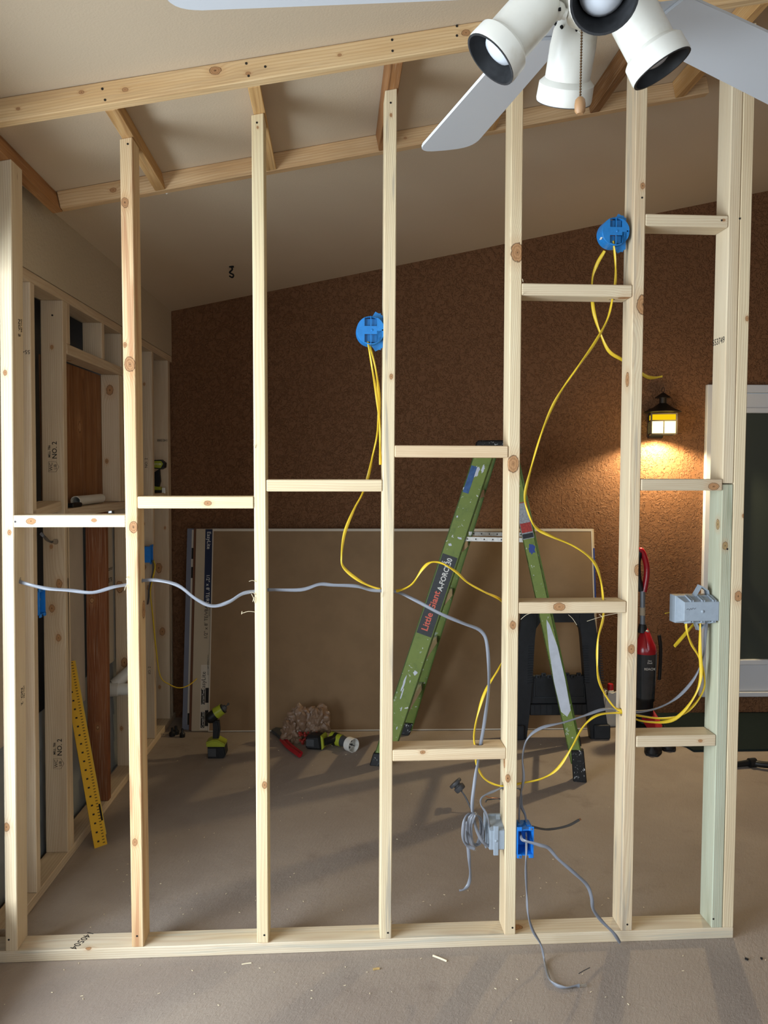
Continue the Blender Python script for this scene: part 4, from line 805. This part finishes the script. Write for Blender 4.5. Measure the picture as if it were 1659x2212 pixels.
# ================================================================== SAWHORSE
SM = frm((1.185, 2.125, .0), (1, 0, 0), (0, .075, 1)); sh = thing('sawhorse', SM, 'folded black plastic sawhorse leaning on the drywall behind the ladder', 'sawhorse')
def sp_(u, v): return ((u-1192)/364, (1588-v)/364)
M_SH = flat('sawhorse_plastic', '1d2024', .5, var=.35, vs=25)
leg = [(1237, 1330), (1243, 1298), (1268, 1298), (1281, 1385), (1286, 1470), (1304, 1589), (1262, 1589), (1256, 1540), (1250, 1470), (1243, 1370)]
for sg in (1, -1):
    b = NB(); P_ = [(sg*sp_(u, v)[0], sp_(u, v)[1]) for u, v in leg]; prism(b, P_ if sg > 0 else P_[::-1], 0, .055, SM, bev=.004); b.transform(SM.inverted()); lg = obj('leg', b, M_SH, sh, SM)
    b = NB()
    for i in range(16):
        v = 1388+i*5.3; x0 = sg*((1250+(v-1388)*.03)-1192)/364; x1 = sg*((1284+(v-1388)*.08)-1192)/364; z = (1588-v)/364; a, c = sorted((x0-sg*.012, x0+sg*.02)); bx(b, a, c, z-.0025, z+.0025, .05, .062); a, c = sorted((x1-sg*.02, x1+sg*.004)); bx(b, a, c, z-.0025, z+.0025, .05, .062)
    q = obj('ribs', b, M_SH, lg, SM); q['kind'] = 'stuff'
    b = NB(); a, c = sorted((sg*sp_(1268, 0)[0], sg*sp_(1303, 0)[0])); bx(b, a, c, 0, .085, .0, .075, bev=.005); obj('foot', b, M_SH, lg, SM)
b = NB(); prism(b, [sp_(1112, 1333), sp_(1120, 1345), sp_(1139, 1360), sp_(1152, 1335), sp_(1232, 1335), sp_(1245, 1360), sp_(1264, 1345), sp_(1272, 1333), sp_(1272, 1290), sp_(1112, 1290)], .0, .05, bev=.004); obj('top_beam', b, M_SH, sh)
b = NB(); bx(b, sp_(1130, 0)[0], sp_(1258, 0)[0], sp_(0, 1514)[1], sp_(0, 1452)[1], .0, .035, bev=.005); tr = obj('tray', b, M_SH, sh)
b = NB(); w0, w1, y0, y1 = sp_(1140, 0)[0], sp_(1250, 0)[0], sp_(0, 1500)[1], sp_(0, 1458)[1]
for q in ((w0, w1, y0, y0+.003), (w0, w0+.003, y0, y1), (w1-.003, w1, y0, y1)): bx(b, q[0], q[1], q[2], q[3], .034, .042)
obj('tray_rim', b, flat('scuffed_black', '34383d', .5, var=.3, vs=60), tr, SM)
for i in range(8):
    x = sp_(1148+i*12.8, 0)[0]; z = sp_(0, 1452)[1]; b = NB(); up1 = (i % 2)*.012; bx(b, x-.013, x+.013, z-.018+up1, z+.004+up1, .03, .05, bev=.003); c_ = obj('clip', b, flat('scuffed_black', '34383d', .5), tr, SM); b = NB(); bx(b, x-.006, x+.006, z-.012+up1, z-.002+up1, .0495, .0505); obj('clip_slot', b, M_DARK, sh, SM)
b = NB(); bx(b, sp_(1130, 0)[0], sp_(1260, 0)[0], sp_(0, 1538)[1], sp_(0, 1514)[1], .0, .045, bev=.004)
for i in range(9): x = sp_(1140+i*13, 0)[0]; bx(b, x-.001, x+.001, sp_(0, 1535)[1], sp_(0, 1516)[1], .044, .048)
obj('cross_bar', b, M_SH, sh)

# ================================================================== VACUUM, JUG, SHOES, HOSE
vx, vy = 1.735, 2.20; vac = thing('upright_vacuum', (vx, vy, 0), 'red and black upright vacuum cleaner parked against the brown wall', 'vacuum cleaner')
def vp(u, v, dy=0): p = onY(u, v, vy+dy); return p
M_RED = flat('glossy_red', '9c1420', .22, spec=.6)
b = NB(); sweep(b, [vp(1391, 1278), vp(1396, 1250), vp(1397, 1225), vp(1391, 1200), vp(1385, 1189), vp(1381, 1190)], .026, .034, n=12, side=V(1, 0, 0)); obj('handle', b, M_RED, vac, I4, smooth=True) if False else None; b.free() if b.is_valid else None
def vo(name, b, mat, sm=True, par=None):
    par = par or vac; b.transform(wm(par).inverted()); return obj(name, b, mat, par, smooth=sm)
b = NB(); sweep(b, [vp(1391, 1278), vp(1396, 1250), vp(1397, 1225), vp(1391, 1200), vp(1385, 1189), vp(1380, 1190)], .036, .042, n=12, side=V(1, 0, 0)); hd_ = vo('handle', b, M_RED)
b = NB(); sweep(b, [vp(1386, 1276), vp(1379, 1250), vp(1377, 1215), vp(1382, 1192)], .040, .036, n=10, side=V(1, 0, 0)); vo('grip', b, M_BLACK, par=hd_)
b = NB(); cyl(b, vp(1388, 1276), vp(1388, 1352), .0155, n=20); po = vo('pole', b, flat('grey_tube', '7c8288', .35, .4)); b = NB(); cyl(b, vp(1388, 1312), vp(1388, 1329), .017, n=20); vo('band', b, flat('beige_band', 'a89a84', .5), par=po)
b = NB(); q = vp(1388, 1355); lathe(b, [(0, .02), (.02, .02), (.026, .0), (.03, -.03), (0, -.04)], 20, T(q.x, q.y, q.z)); vo('neck', b, M_BLACK)
q = vp(1393, 1410); b = NB(); lathe(b, [(0, .155), (.014, .150), (.026, .13), (.042, .09), (.062, .05), (.070, .02), (.069, .0), (0, 0)], 32, T(q.x, q.y, q.z)); hood = vo('hood', b, M_RED)
b = NB(); sweep(b, [q+V(-.005, -.030, .135), q+V(0, -.058, .08), q+V(.002, -.072, .03)], .026, .012, n=8, side=V(1, 0, 0)); vo('latch', b, M_RED, par=hood)
b = NB(); ball(b, q+V(0, -.030, .135), .011, sc=(1, .6, 1)); vo('button', b, flat('silver_plastic', 'b9bdb9', .3, .4), par=hood)
q2 = vp(1393, 1505); t = NT('smoked_clear_bin', .15, 0, .6); t.base(t.mix(t.noise(t.obj(), 14, 4, .6), lin('3a3e42'), lin('1f2225'))); b = NB(); h_ = q.z-q2.z; lathe(b, [(0, 0), (.058, 0), (.060, .04), (.067, h_), (0, h_)], 32, T(q2.x, q2.y, q2.z)); bn = vo('dust_bin', b, t.m)
text('print', 'REACH', .021, frm(q+V(.006, -.0695, -.085), (1, 0, 0), (0, 0, 1)), M_WHT, bn); text('print', 'Dirt', .014, frm(q+V(.006, -.0695, -.035), (1, 0, 0), (0, 0, 1)), M_WHT, bn); text('print', 'Devil', .014, frm(q+V(.006, -.0695, -.048), (1, 0, 0), (0, 0, 1)), M_WHT, bn)
b = NB(); lathe(b, [(0, .06), (.05, .06), (.05, .19), (.058, .20), (.058, q2.z), (0, q2.z)], 28, T(q2.x, q2.y, 0)); vo('motor_body', b, M_BLACK)
b = NB(); hexa(b, [(vx-.13, vy-.16, .01), (vx+.15, vy-.16, .01), (vx+.15, vy+.10, .01), (vx-.13, vy+.10, .01), (vx-.12, vy-.13, .045), (vx+.12, vy-.13, .045), (vx+.10, vy+.08, .09), (vx-.10, vy+.08, .09)], .012); fl_ = vo('floor_head', b, M_BLACK, False)
b = NB(); hexa(b, [(vx-.02, vy-.11, .055), (vx+.10, vy-.11, .055), (vx+.08, vy+.05, .10), (vx-.02, vy+.05, .10), (vx-.02, vy-.06, .09), (vx+.075, vy-.06, .09), (vx+.06, vy+.04, .16), (vx-.02, vy+.04, .16)], .01); vo('red_cover', b, M_RED, False, fl_)
b = NB(); bx(b, vx-.06, vx+.06, vy-.165, vy-.159, .022, .036); vo('badge', b, flat('silver_plastic', 'b9bdb9', .3, .4), False, fl_)
b = NB(); sweep(b, [vp(1424, 1372, .08), vp(1427, 1400, .08), vp(1426, 1440, .09), vp(1424, 1468, .09)], .03, .02, n=8); vo('wrapped_cord', b, M_BLACK)
p = onZ(1317, 1566, 0); jug = thing('plastic_jug', (p.x, p.y, 0), 'white plastic jug with a red cap between the sawhorse and the vacuum', 'jug'); b = NB()
prism(b, [(-.05, 0), (.05, 0), (.052, .02), (.052, .17), (.035, .205), (.016, .215), (.014, .225), (-.014, .225), (-.016, .215), (-.035, .205), (-.052, .17), (-.052, .02)], -.04, .04, frm((p.x, p.y, 0), (1, 0, 0), (0, 0, 1)), bev=.012); vo('jug_body', b, M_WHT, True, jug)
b = NB(); lathe(b, [(0, .265), (.016, .263), (.019, .255), (.019, .225), (0, .225)], 20, T(p.x, p.y, 0)); vo('cap', b, flat('red_cap', 'b3202a', .4), True, jug)
def shoe(u, v, ang, lab):
    p = onZ(u, v, 0); M = T(p.x, p.y, 0) @ Rz(R(ang)); r_ = thing('shoe', M, lab, 'shoe', 'pair of black shoes'); b = NB(); N_ = 14; rows = []
    for i in range(N_+1):
        t_ = i/N_; y = .215*t_; w = .030+.018*math.sin(PI*min(1, t_*1.25))*(1 if t_ < .5 else .8); w *= (math.sin(PI*min(t_, .08)/.16) if t_ < .08 else 1) * (math.sin(PI*min(1-t_, .06)/.12) if t_ > .94 else 1); w = max(w, .012); hgt = .045+.05*max(0, t_-.35)
        rows.append([b.verts.new(V(w*math.cos(a), y, .012+max(0, hgt*math.sin(a)))) for a in [PI*k/8 for k in range(9)]])
    for a, c in zip(rows, rows[1:]):
        for k in range(8): b.faces.new((a[k], a[k+1], c[k+1], c[k]))
        b.faces.new((a[0], c[0], c[8], a[8]))
    b.faces.new(rows[0]); b.faces.new(rows[-1][::-1]); up = obj('upper', b, M_BLACK, r_, smooth=True)
    b = NB(); pts = [(.030+.018*math.sin(PI*min(1, t_*1.25)), .215*t_) for t_ in [k/12 for k in range(13)]]; prism(b, pts+[(-x, y) for x, y in pts[::-1]], 0, .016, bev=.004); obj('sole', b, flat('rubber_sole', '101010', .8), r_)
shoe(1408, 1634, -25, 'left black shoe of the pair on the floor below the right-hand blocking'); shoe(1446, 1624, -12, 'right black shoe of the pair on the floor below the right-hand blocking')
p0, p1 = onZ(1575, 1648, .022), onZ(1700, 1654, .03); hz_ = thing('vacuum_hose', (p0.x, p0.y, 0), 'black vacuum hose and nozzle lying on the floor below the door', 'hose')
b = NB(); sweep(b, [onZ(1622, 1647, .024), p0.lerp(p1, .6), p1, p1+V(.25, .02, 0)], .034, n=12); vo('tube', b, M_BLACK, True, hz_)
b = NB(); cyl(b, onZ(1585, 1652, .018), onZ(1624, 1647, .022), .014, .018, 14); cyl(b, onZ(1618, 1648, .025), onZ(1632, 1647, .026), .025, .025, 16); vo('nozzle', b, M_BLACK, True, hz_)

# ================================================================== TOOLS ON THE FLOOR
M_LIME = flat('lime_tool_plastic', '9aa32c', .4); M_TGREY = flat('tool_grey', '3e4042', .45)
dx, dy = -.795, 1.842; dr1 = thing('cordless_drill', (dx, dy, 0), 'lime and black cordless drill standing upright on its battery', 'drill')
def dp(u, v, y=0): return onY(u, v, dy+y)
def slab(pts, d0, d1, bev=.004):
    b = NB(); P_ = [dp(u, v) for u, v in pts]; prism(b, [(q.x, q.z) for q in P_], -dy+d0, -dy+d1, MXZ, bev=bev); return b
b = slab([(451, 1608), (488, 1607), (490, 1626), (484, 1634), (452, 1633)], -.045, .045, .006); bt = vo('battery', b, M_BLACK, False, dr1)
b = slab([(452, 1611), (470, 1611), (470, 1628), (453, 1628)], .045, .048, .001); vo('battery_panel', b, M_TGREY, False, bt)
b = slab([(448, 1599), (460, 1594), (473, 1594), (488, 1602), (488, 1608), (449, 1608)], -.045, .045, .005); vo('base_guard', b, M_LIME, False, dr1)
b = slab([(460, 1556), (474, 1556), (476, 1575), (473, 1595), (460, 1595), (461, 1575)], -.02, .02, .008); vo('grip', b, M_BLACK, False, dr1)
b = NB(); a, c = dp(455, 1550), dp(483, 1530); cyl(b, a, c, .032, .028, 20); ball(b, a, .033); vo('motor_housing', b, M_BLACK, True, dr1)
b = NB(); cyl(b, dp(466, 1541), dp(481, 1531), .0335, .030, 20); vo('body_band', b, M_LIME, True, dr1)
b = NB(); cyl(b, dp(482, 1531), dp(488, 1526), .022, .012, 16); cyl(b, dp(488, 1526), dp(493, 1521), .0035, .0035, 8); cyl(b, dp(492, 1522), dp(494.5, 1519.5), .006, .006, 8); vo('chuck', b, M_TGREY, True, dr1)
# drill with hole saw lying down
hb_ = onZ(679, 1622, 0); dr2 = thing('cordless_drill', (hb_.x, hb_.y, 0), 'lime and black drill lying on its side with a white hole saw fitted', 'drill')
b = NB(); Mq = T(hb_.x+.0, hb_.y, 0) @ Rz(R(-12)); hexa(b, [Mq @ V(-.055, -.0, .004), Mq @ V(.045, -.0, .004), Mq @ V(.055, .075, .004), Mq @ V(-.045, .075, .004), Mq @ V(-.055, .0, .085), Mq @ V(.03, -.0, .088), Mq @ V(.045, .075, .088), Mq @ V(-.045, .075, .085)], .012); bt = vo('battery', b, M_BLACK, False, dr2)
b = NB(); bx(b, -.048, -.002, -.0022, .0, .025, .065, M=Mq); vo('battery_panel', b, M_TGREY, False, bt)
b = NB(); hexa(b, [Mq @ V(.042, -.002, .006), Mq @ V(.056, -.002, .02), Mq @ V(.064, .075, .02), Mq @ V(.05, .075, .006), Mq @ V(.035, -.002, .092), Mq @ V(.05, -.002, .08), Mq @ V(.058, .075, .08), Mq @ V(.045, .075, .092)], .003); vo('base_guard', b, M_LIME, False, dr2)
g0 = onZ(700, 1603, .05); g1_ = onZ(722, 1596, .05); b = NB(); cyl(b, g0, g1_, .020, .022, 14); vo('grip', b, M_BLACK, True, dr2)
a, c, e_, f2 = onZ(716, 1594, .045), onZ(738, 1600, .04), onZ(752, 1606, .038), onZ(768, 1612, .038)
b = NB(); cyl(b, a, c, .038, .034, 20); mh = vo('motor_housing', b, M_LIME, True, dr2); b = NB(); cyl(b, a.lerp(c, .3), a.lerp(c, .6), .0385, .037, 20); vo('body_band', b, M_BLACK, True, mh)
b = NB(); cyl(b, c, e_, .032, .026, 18); vo('torque_collar', b, M_TGREY, True, dr2)
ax = (f2-e_).normalized(); Mz = frm(e_+ax*.004, ax.orthogonal(), ax.cross(ax.orthogonal())); b = NB(); lathe(b, [(.0, .0), (.040, .0), (.0405, .045), (.037, .045), (.0365, .004), (0, .004)], 28, Mz); hs = vo('hole_saw', b, M_WHT, True, dr2)
b = NB()
for k in range(6): q = k*PI/3; lathe(b, [(0, .0045), (.007, .0045), (.007, .005), (0, .005)], 10, Mz @ T(.022*math.cos(q), .022*math.sin(q), 0))
cyl(b, Mz @ V(0, 0, 0), Mz @ V(0, 0, .055), .004, .002, 8); vo('saw_arbor', b, M_TGREY, True, dr2)
# red handled cutters
cu_ = thing('bolt_cutter', T(*onZ(625, 1615, 0)), 'hand tool with red handle grips and dark jaws, lying in front of the bag', 'pliers')
for d_, k in ((0, 0), (7, 1)):
    b = NB(); sweep(b, [onZ(608+d_, 1598-d_*.3, .02), onZ(622+d_*.8, 1613-d_*.4, .02), onZ(648+d_*.3, 1632-d_*.6, .018)], .026, .022, n=10); vo('red_grip', b, M_RED, True, cu_)
b = NB(); P_ = [onZ(u, v, 0) for u, v in ((586, 1586), (596, 1580), (612, 1583), (618, 1600), (606, 1603), (598, 1592))]; prism(b, [(q.x, q.y) for q in P_], .008, .028, bev=.003); vo('jaws', b, M_TGREY, False, cu_)
# crumpled plastic bag
def crumple(c, rx, ry, rz, seed, sub=4):
    b = NB(); bmesh.ops.create_icosphere(b, subdivisions=sub, radius=1)
    for v in b.verts:
        n = v.co.copy(); q = n*1.7+V(seed, seed*2, 0); d = .66+.75*abs(noise.noise(q))+.14*abs(noise.noise(q*2.3))+.02*noise.noise(q*6)
        v.co = V(c[0]+n.x*rx*d, c[1]+n.y*ry*d, max(.001, c[2]+n.z*rz*d))
    return b
t = NT('thin_brown_plastic', .38, 0, .5); t.base(lin('8a6f58')); t.p.inputs['Alpha'].default_value = .80; M_BAG = t.m
p = onZ(655, 1606, 0); p.y += .04; bagr = thing('plastic_bag', (p.x, p.y, 0), 'crumpled translucent brown plastic bag on the floor against the drywall', 'bag')
for i, (ox, oz, rx, rz) in enumerate(((-.005, .115, .105, .115), (.085, .125, .075, .10), (-.07, .07, .07, .09))): vo('bag_fold', crumple((p.x+ox, p.y-.01*i, oz), rx, .06, rz, 3+i*5), M_BAG, False, bagr)
b = NB(); rnd = random.Random(4)
for k in range(26): ball(b, V(p.x+rnd.uniform(-.0, .11)-.02, p.y-.07+rnd.uniform(-.01, .01), rnd.uniform(.01, .075)), rnd.uniform(.006, .013), sub=1)
o = vo('contents', b, flat('red_bits', '8f2a20', .5), True, bagr); o['kind'] = 'stuff'; o['label'] = 'small red pieces inside the bag'
# dark reel with stem
c = onZ(990, 1699, .09); e_ = onZ(1019, 1750, .01); rl = thing('capped_stem', T(e_.x, e_.y, 0), 'dark grey round cap on a thin bent stem sticking up from the floor', 'cap')
Mz = frm(c, (.75, .1, .65), (.1, .9, -.25)); b = NB(); lathe(b, [(0, -.022), (.024, -.022), (.027, -.015), (.027, .0), (.018, .004), (.018, .012), (.032, .013), (.034, .02), (.032, .027), (0, .027)], 26, Mz); vo('round_cap', b, M_DGRY, True, rl)
b = NB(); sweep(b, [c, c.lerp(e_, .5)+V(0, 0, .01), e_], .009, .007, n=8); vo('stem', b, M_DGRY, True, rl)

# ================================================================== LEFT WALL ODDS AND ENDS
# yellow straightedge
a = V(-1.098, .772, .0); c = onX(166, 1530, -1.236); d = (c-a); top = a+d*1.35; ys = thing('rafter_square', T(*a), 'yellow aluminium straightedge with black scale marks leaning in the left framing', 'straightedge')
Mx = frm(a, d, V(.75, .66, 0)); L = (top-a).length; b = NB(); bx(b, 0, L, -.030, .026, -.0015, .0015, M=Mx); M_RUL = flat('yellow_ruler', 'd2a21c', .4); st_ = vo('blade', b, M_RUL, False, ys)
b = NB(); bx(b, .04, L, .026, .030, -.0015, .024, M=Mx); vo('stiffening_rib', b, flat('yellow_rail', 'c2a13a', .4), False, ys)
zs = -1 if (Mx.to_3x3() @ V(0, 0, 1)).dot(CAM-a) < 0 else 1
b = NB(); rnd = random.Random(2)
for k in range(int(L/.0125)):
    x = .01+k*.0125; z0, z1 = sorted((zs*.0014, zs*.0018)); bx(b, x, x+.003, .008, .018, z0, z1, M=Mx)
    if k % 3 == 1: bx(b, x-.003, x+.004, -.014, -.005, z0, z1, M=Mx)
q = vo('scale_marks', b, M_INK, False, st_); q['kind'] = 'stuff'
b = NB(); z0, z1 = sorted((zs*.0014, zs*.0019)); bx(b, .10, .17, .018, .026, z0, z1, M=Mx); vo('hand_hole', b, M_DARK, False, st_)
# PVC on the sill, dark block beside it
a = onX(163, 1072, -1.235); c = onX(207, 1066, -1.235); a.z = c.z = 1.4395+.0225; c = a+(c-a).normalized()*.34; c.x = a.x-.0; b = NB(); ax = (c-a).normalized(); Mz = frm(a, ax.orthogonal(), ax.cross(ax.orthogonal())); lathe(b, [(.0215, 0), (.0215, .34), (.0185, .34), (.0185, 0)], 28, Mz, closed=True)
tag(obj('plastic_pipe', b, M_WHT, world=True, smooth=True), 'short white plastic pipe offcut lying on the window sill framing', 'pipe')
p = onX(165, 1087, -1.20); b = NB(); bx(b, -1.225, -1.195, p.y-.05, p.y+.06, 1.4395, 1.458, bev=.004); tag(obj('black_case', b, M_BLACK, world=True), 'small flat black object on the sill in front of the white pipe', 'case')
# PVC drain pipe low in the wall
pr_ = thing('drain_pipe', T(-1.245, 1.50, .43), 'white plastic drain pipe with a wye fitting low in the left wall', 'pipe'); y0 = 1.36; zp = onY(255, 1489, 1.5).z
a = onX(236, 1489, -1.262); b = NB(); A0 = V(-1.262, 1.32, zp); cyl(b, V(-1.275, 1.50, zp), V(-1.140, 1.50, zp), .030, n=24); vo('pipe', b, M_WHT, True, pr_)
b = NB(); cyl(b, V(-1.280, 1.50, zp), V(-1.235, 1.50, zp), .036, n=24); cyl(b, V(-1.262, 1.515, zp+.02), V(-1.17, 1.555, zp+.10), .030, n=24); vo('wye_fitting', b, flat('pvc_fitting', 'cfcac0', .4), True, pr_)
# nail gun on the far blocking
gx = -1.215; gy = 2.33; P = onY(347, 1030, gy); ng = thing('nail_gun', (P.x, gy, 1.46), 'lime and black cordless tool standing on the blocking in the far left corner', 'power tool')
def gp(u, v): q = onY(u, v, gy); return (q.x, q.z)
def gs(pts, d0, d1, bev=.003): b = NB(); prism(b, [gp(u, v) for u, v in pts], -gy+d0, -gy+d1, MXZ, bev=bev); return b
vo('head', gs([(334, 994), (350, 993), (358, 1000), (357, 1010), (350, 1014), (334, 1012)], -.03, .03), M_BLACK, False, ng); hd2 = [o for o in bpy.data.objects if o.name.startswith('head') and o.parent == ng][0]
vo('head_trim', gs([(334, 996), (351, 996), (355, 1002), (350, 1011), (334, 1010)], .03, .034, .001), M_LIME, False, hd2)
q = gp(343, 1003); text('print', 'RYOBI', .017, frm((q[0], gy-.0348, q[1]), (1, 0, 0), (0, 0, 1)), M_WHT, hd2)
vo('grip', gs([(335, 1020), (345, 1013), (347, 1040), (344, 1052), (334, 1054)], -.018, .018), M_BLACK, False, ng)
vo('base_guard', gs([(334, 1050), (348, 1052), (349, 1058), (334, 1059)], -.03, .03), M_LIME, False, ng); vo('battery', gs([(334, 1059), (348, 1059), (348, 1066), (334, 1066)], -.03, .03), M_BLACK, False, ng)
vo('white_clip', gs([(350.5, 1054), (357, 1054), (358, 1066), (350, 1066)], .0, .01), M_WHT, False, ng)

# ================================================================== SMALL THINGS
p = onP(500, 575, (0, 0, 2.845), (-.209, 0, 1)); b = NB(); bx(b, -.012, .012, -.008, .008, -.006, 0, M=T(*p)); sweep(b, [p+V(0, 0, -.004), p+V(.004, 0, -.018), p+V(-.010, 0, -.034), p+V(.010, 0, -.046), p+V(.004, 0, -.060), p+V(-.012, 0, -.052)], .009, n=8)
tag(obj('ceiling_hook', b, M_DARK, world=True, smooth=True), 'small black hook screwed into the sloped ceiling', 'hook')
p = onP(359, 414, (0, .52, 2.65), (-.209, 0, 1)); tag(obj('plaster_crumb', crumple((0, 0, 0), .012, .01, .012, 2, 2) if False else (lambda b: (ball(b, onY(360, 415, .50), .007, sub=1, sc=(1, .7, 1.2)), b)[1])(NB()), M_WHT, world=True), 'white crumb of caulk stuck under the rear ceiling rail', 'caulk')
def stick(name, u0, v0, u1, v1, r, mat, lab, cat):
    b = NB(); a, c = onZ(u0, v0, r), onZ(u1, v1, r); sweep(b, [a, a.lerp(c, .5)+V(0, .001, .0), c], r*2.4, r*1.6, n=6, k=2); tag(obj(name, b, mat, world=True), lab, cat)
stick('wood_splinter', 935, 2064, 965, 2076, .0026, M_SPL, 'pale wooden splinter on the floor in front of the plate, pointing down right', 'splinter')
stick('wood_splinter', 522, 2083, 543, 2080, .0014, M_SPL, 'tiny thin wood sliver on the floor left of centre', 'splinter')
stick('wood_splinter', 1250, 2103, 1274, 2090, .0009, M_DGRY, 'thin dark twig on the floor near the stripped cable', 'twig')
stick('wire_nut', 806, 2094, 820, 2092, .003, flat('tan_bit', 'b99a62', .5), 'tan and red scrap of cable jacket on the floor in front', 'scrap')
stick('floor_chip', 1609, 2070, 1616, 2073, .003, M_DARK, 'dark chip on the floor at the right, the longer of two', 'chip')
stick('floor_chip', 1643, 2070, 1647, 2071, .003, M_DARK, 'dark chip on the floor at the right, the small round one', 'chip')
b = NB(); rnd = random.Random(11)
for k in range(150):
    x = rnd.uniform(-1.1, 1.4); y = rnd.choice((rnd.gauss(.25, .25), rnd.gauss(-.12, .12), rnd.uniform(0, 1.9), rnd.gauss(1.9, .2)))
    if -.03 < y < .14 or y > 2.2: y += .25 if y < 2 else -.3
    M = T(x, y, .0022) @ Rz(rnd.uniform(0, 6)) @ Rx(rnd.uniform(-.5, .5)); l = rnd.uniform(.0012, .004); bx(b, -l, l, -.0009, .0009, -.0006, .0006, M=M)
tag(obj('sawdust', b, M_SPL, world=True, M=I4), 'sawdust flakes and tiny wood curls scattered over the floor', 'sawdust', kind='stuff')
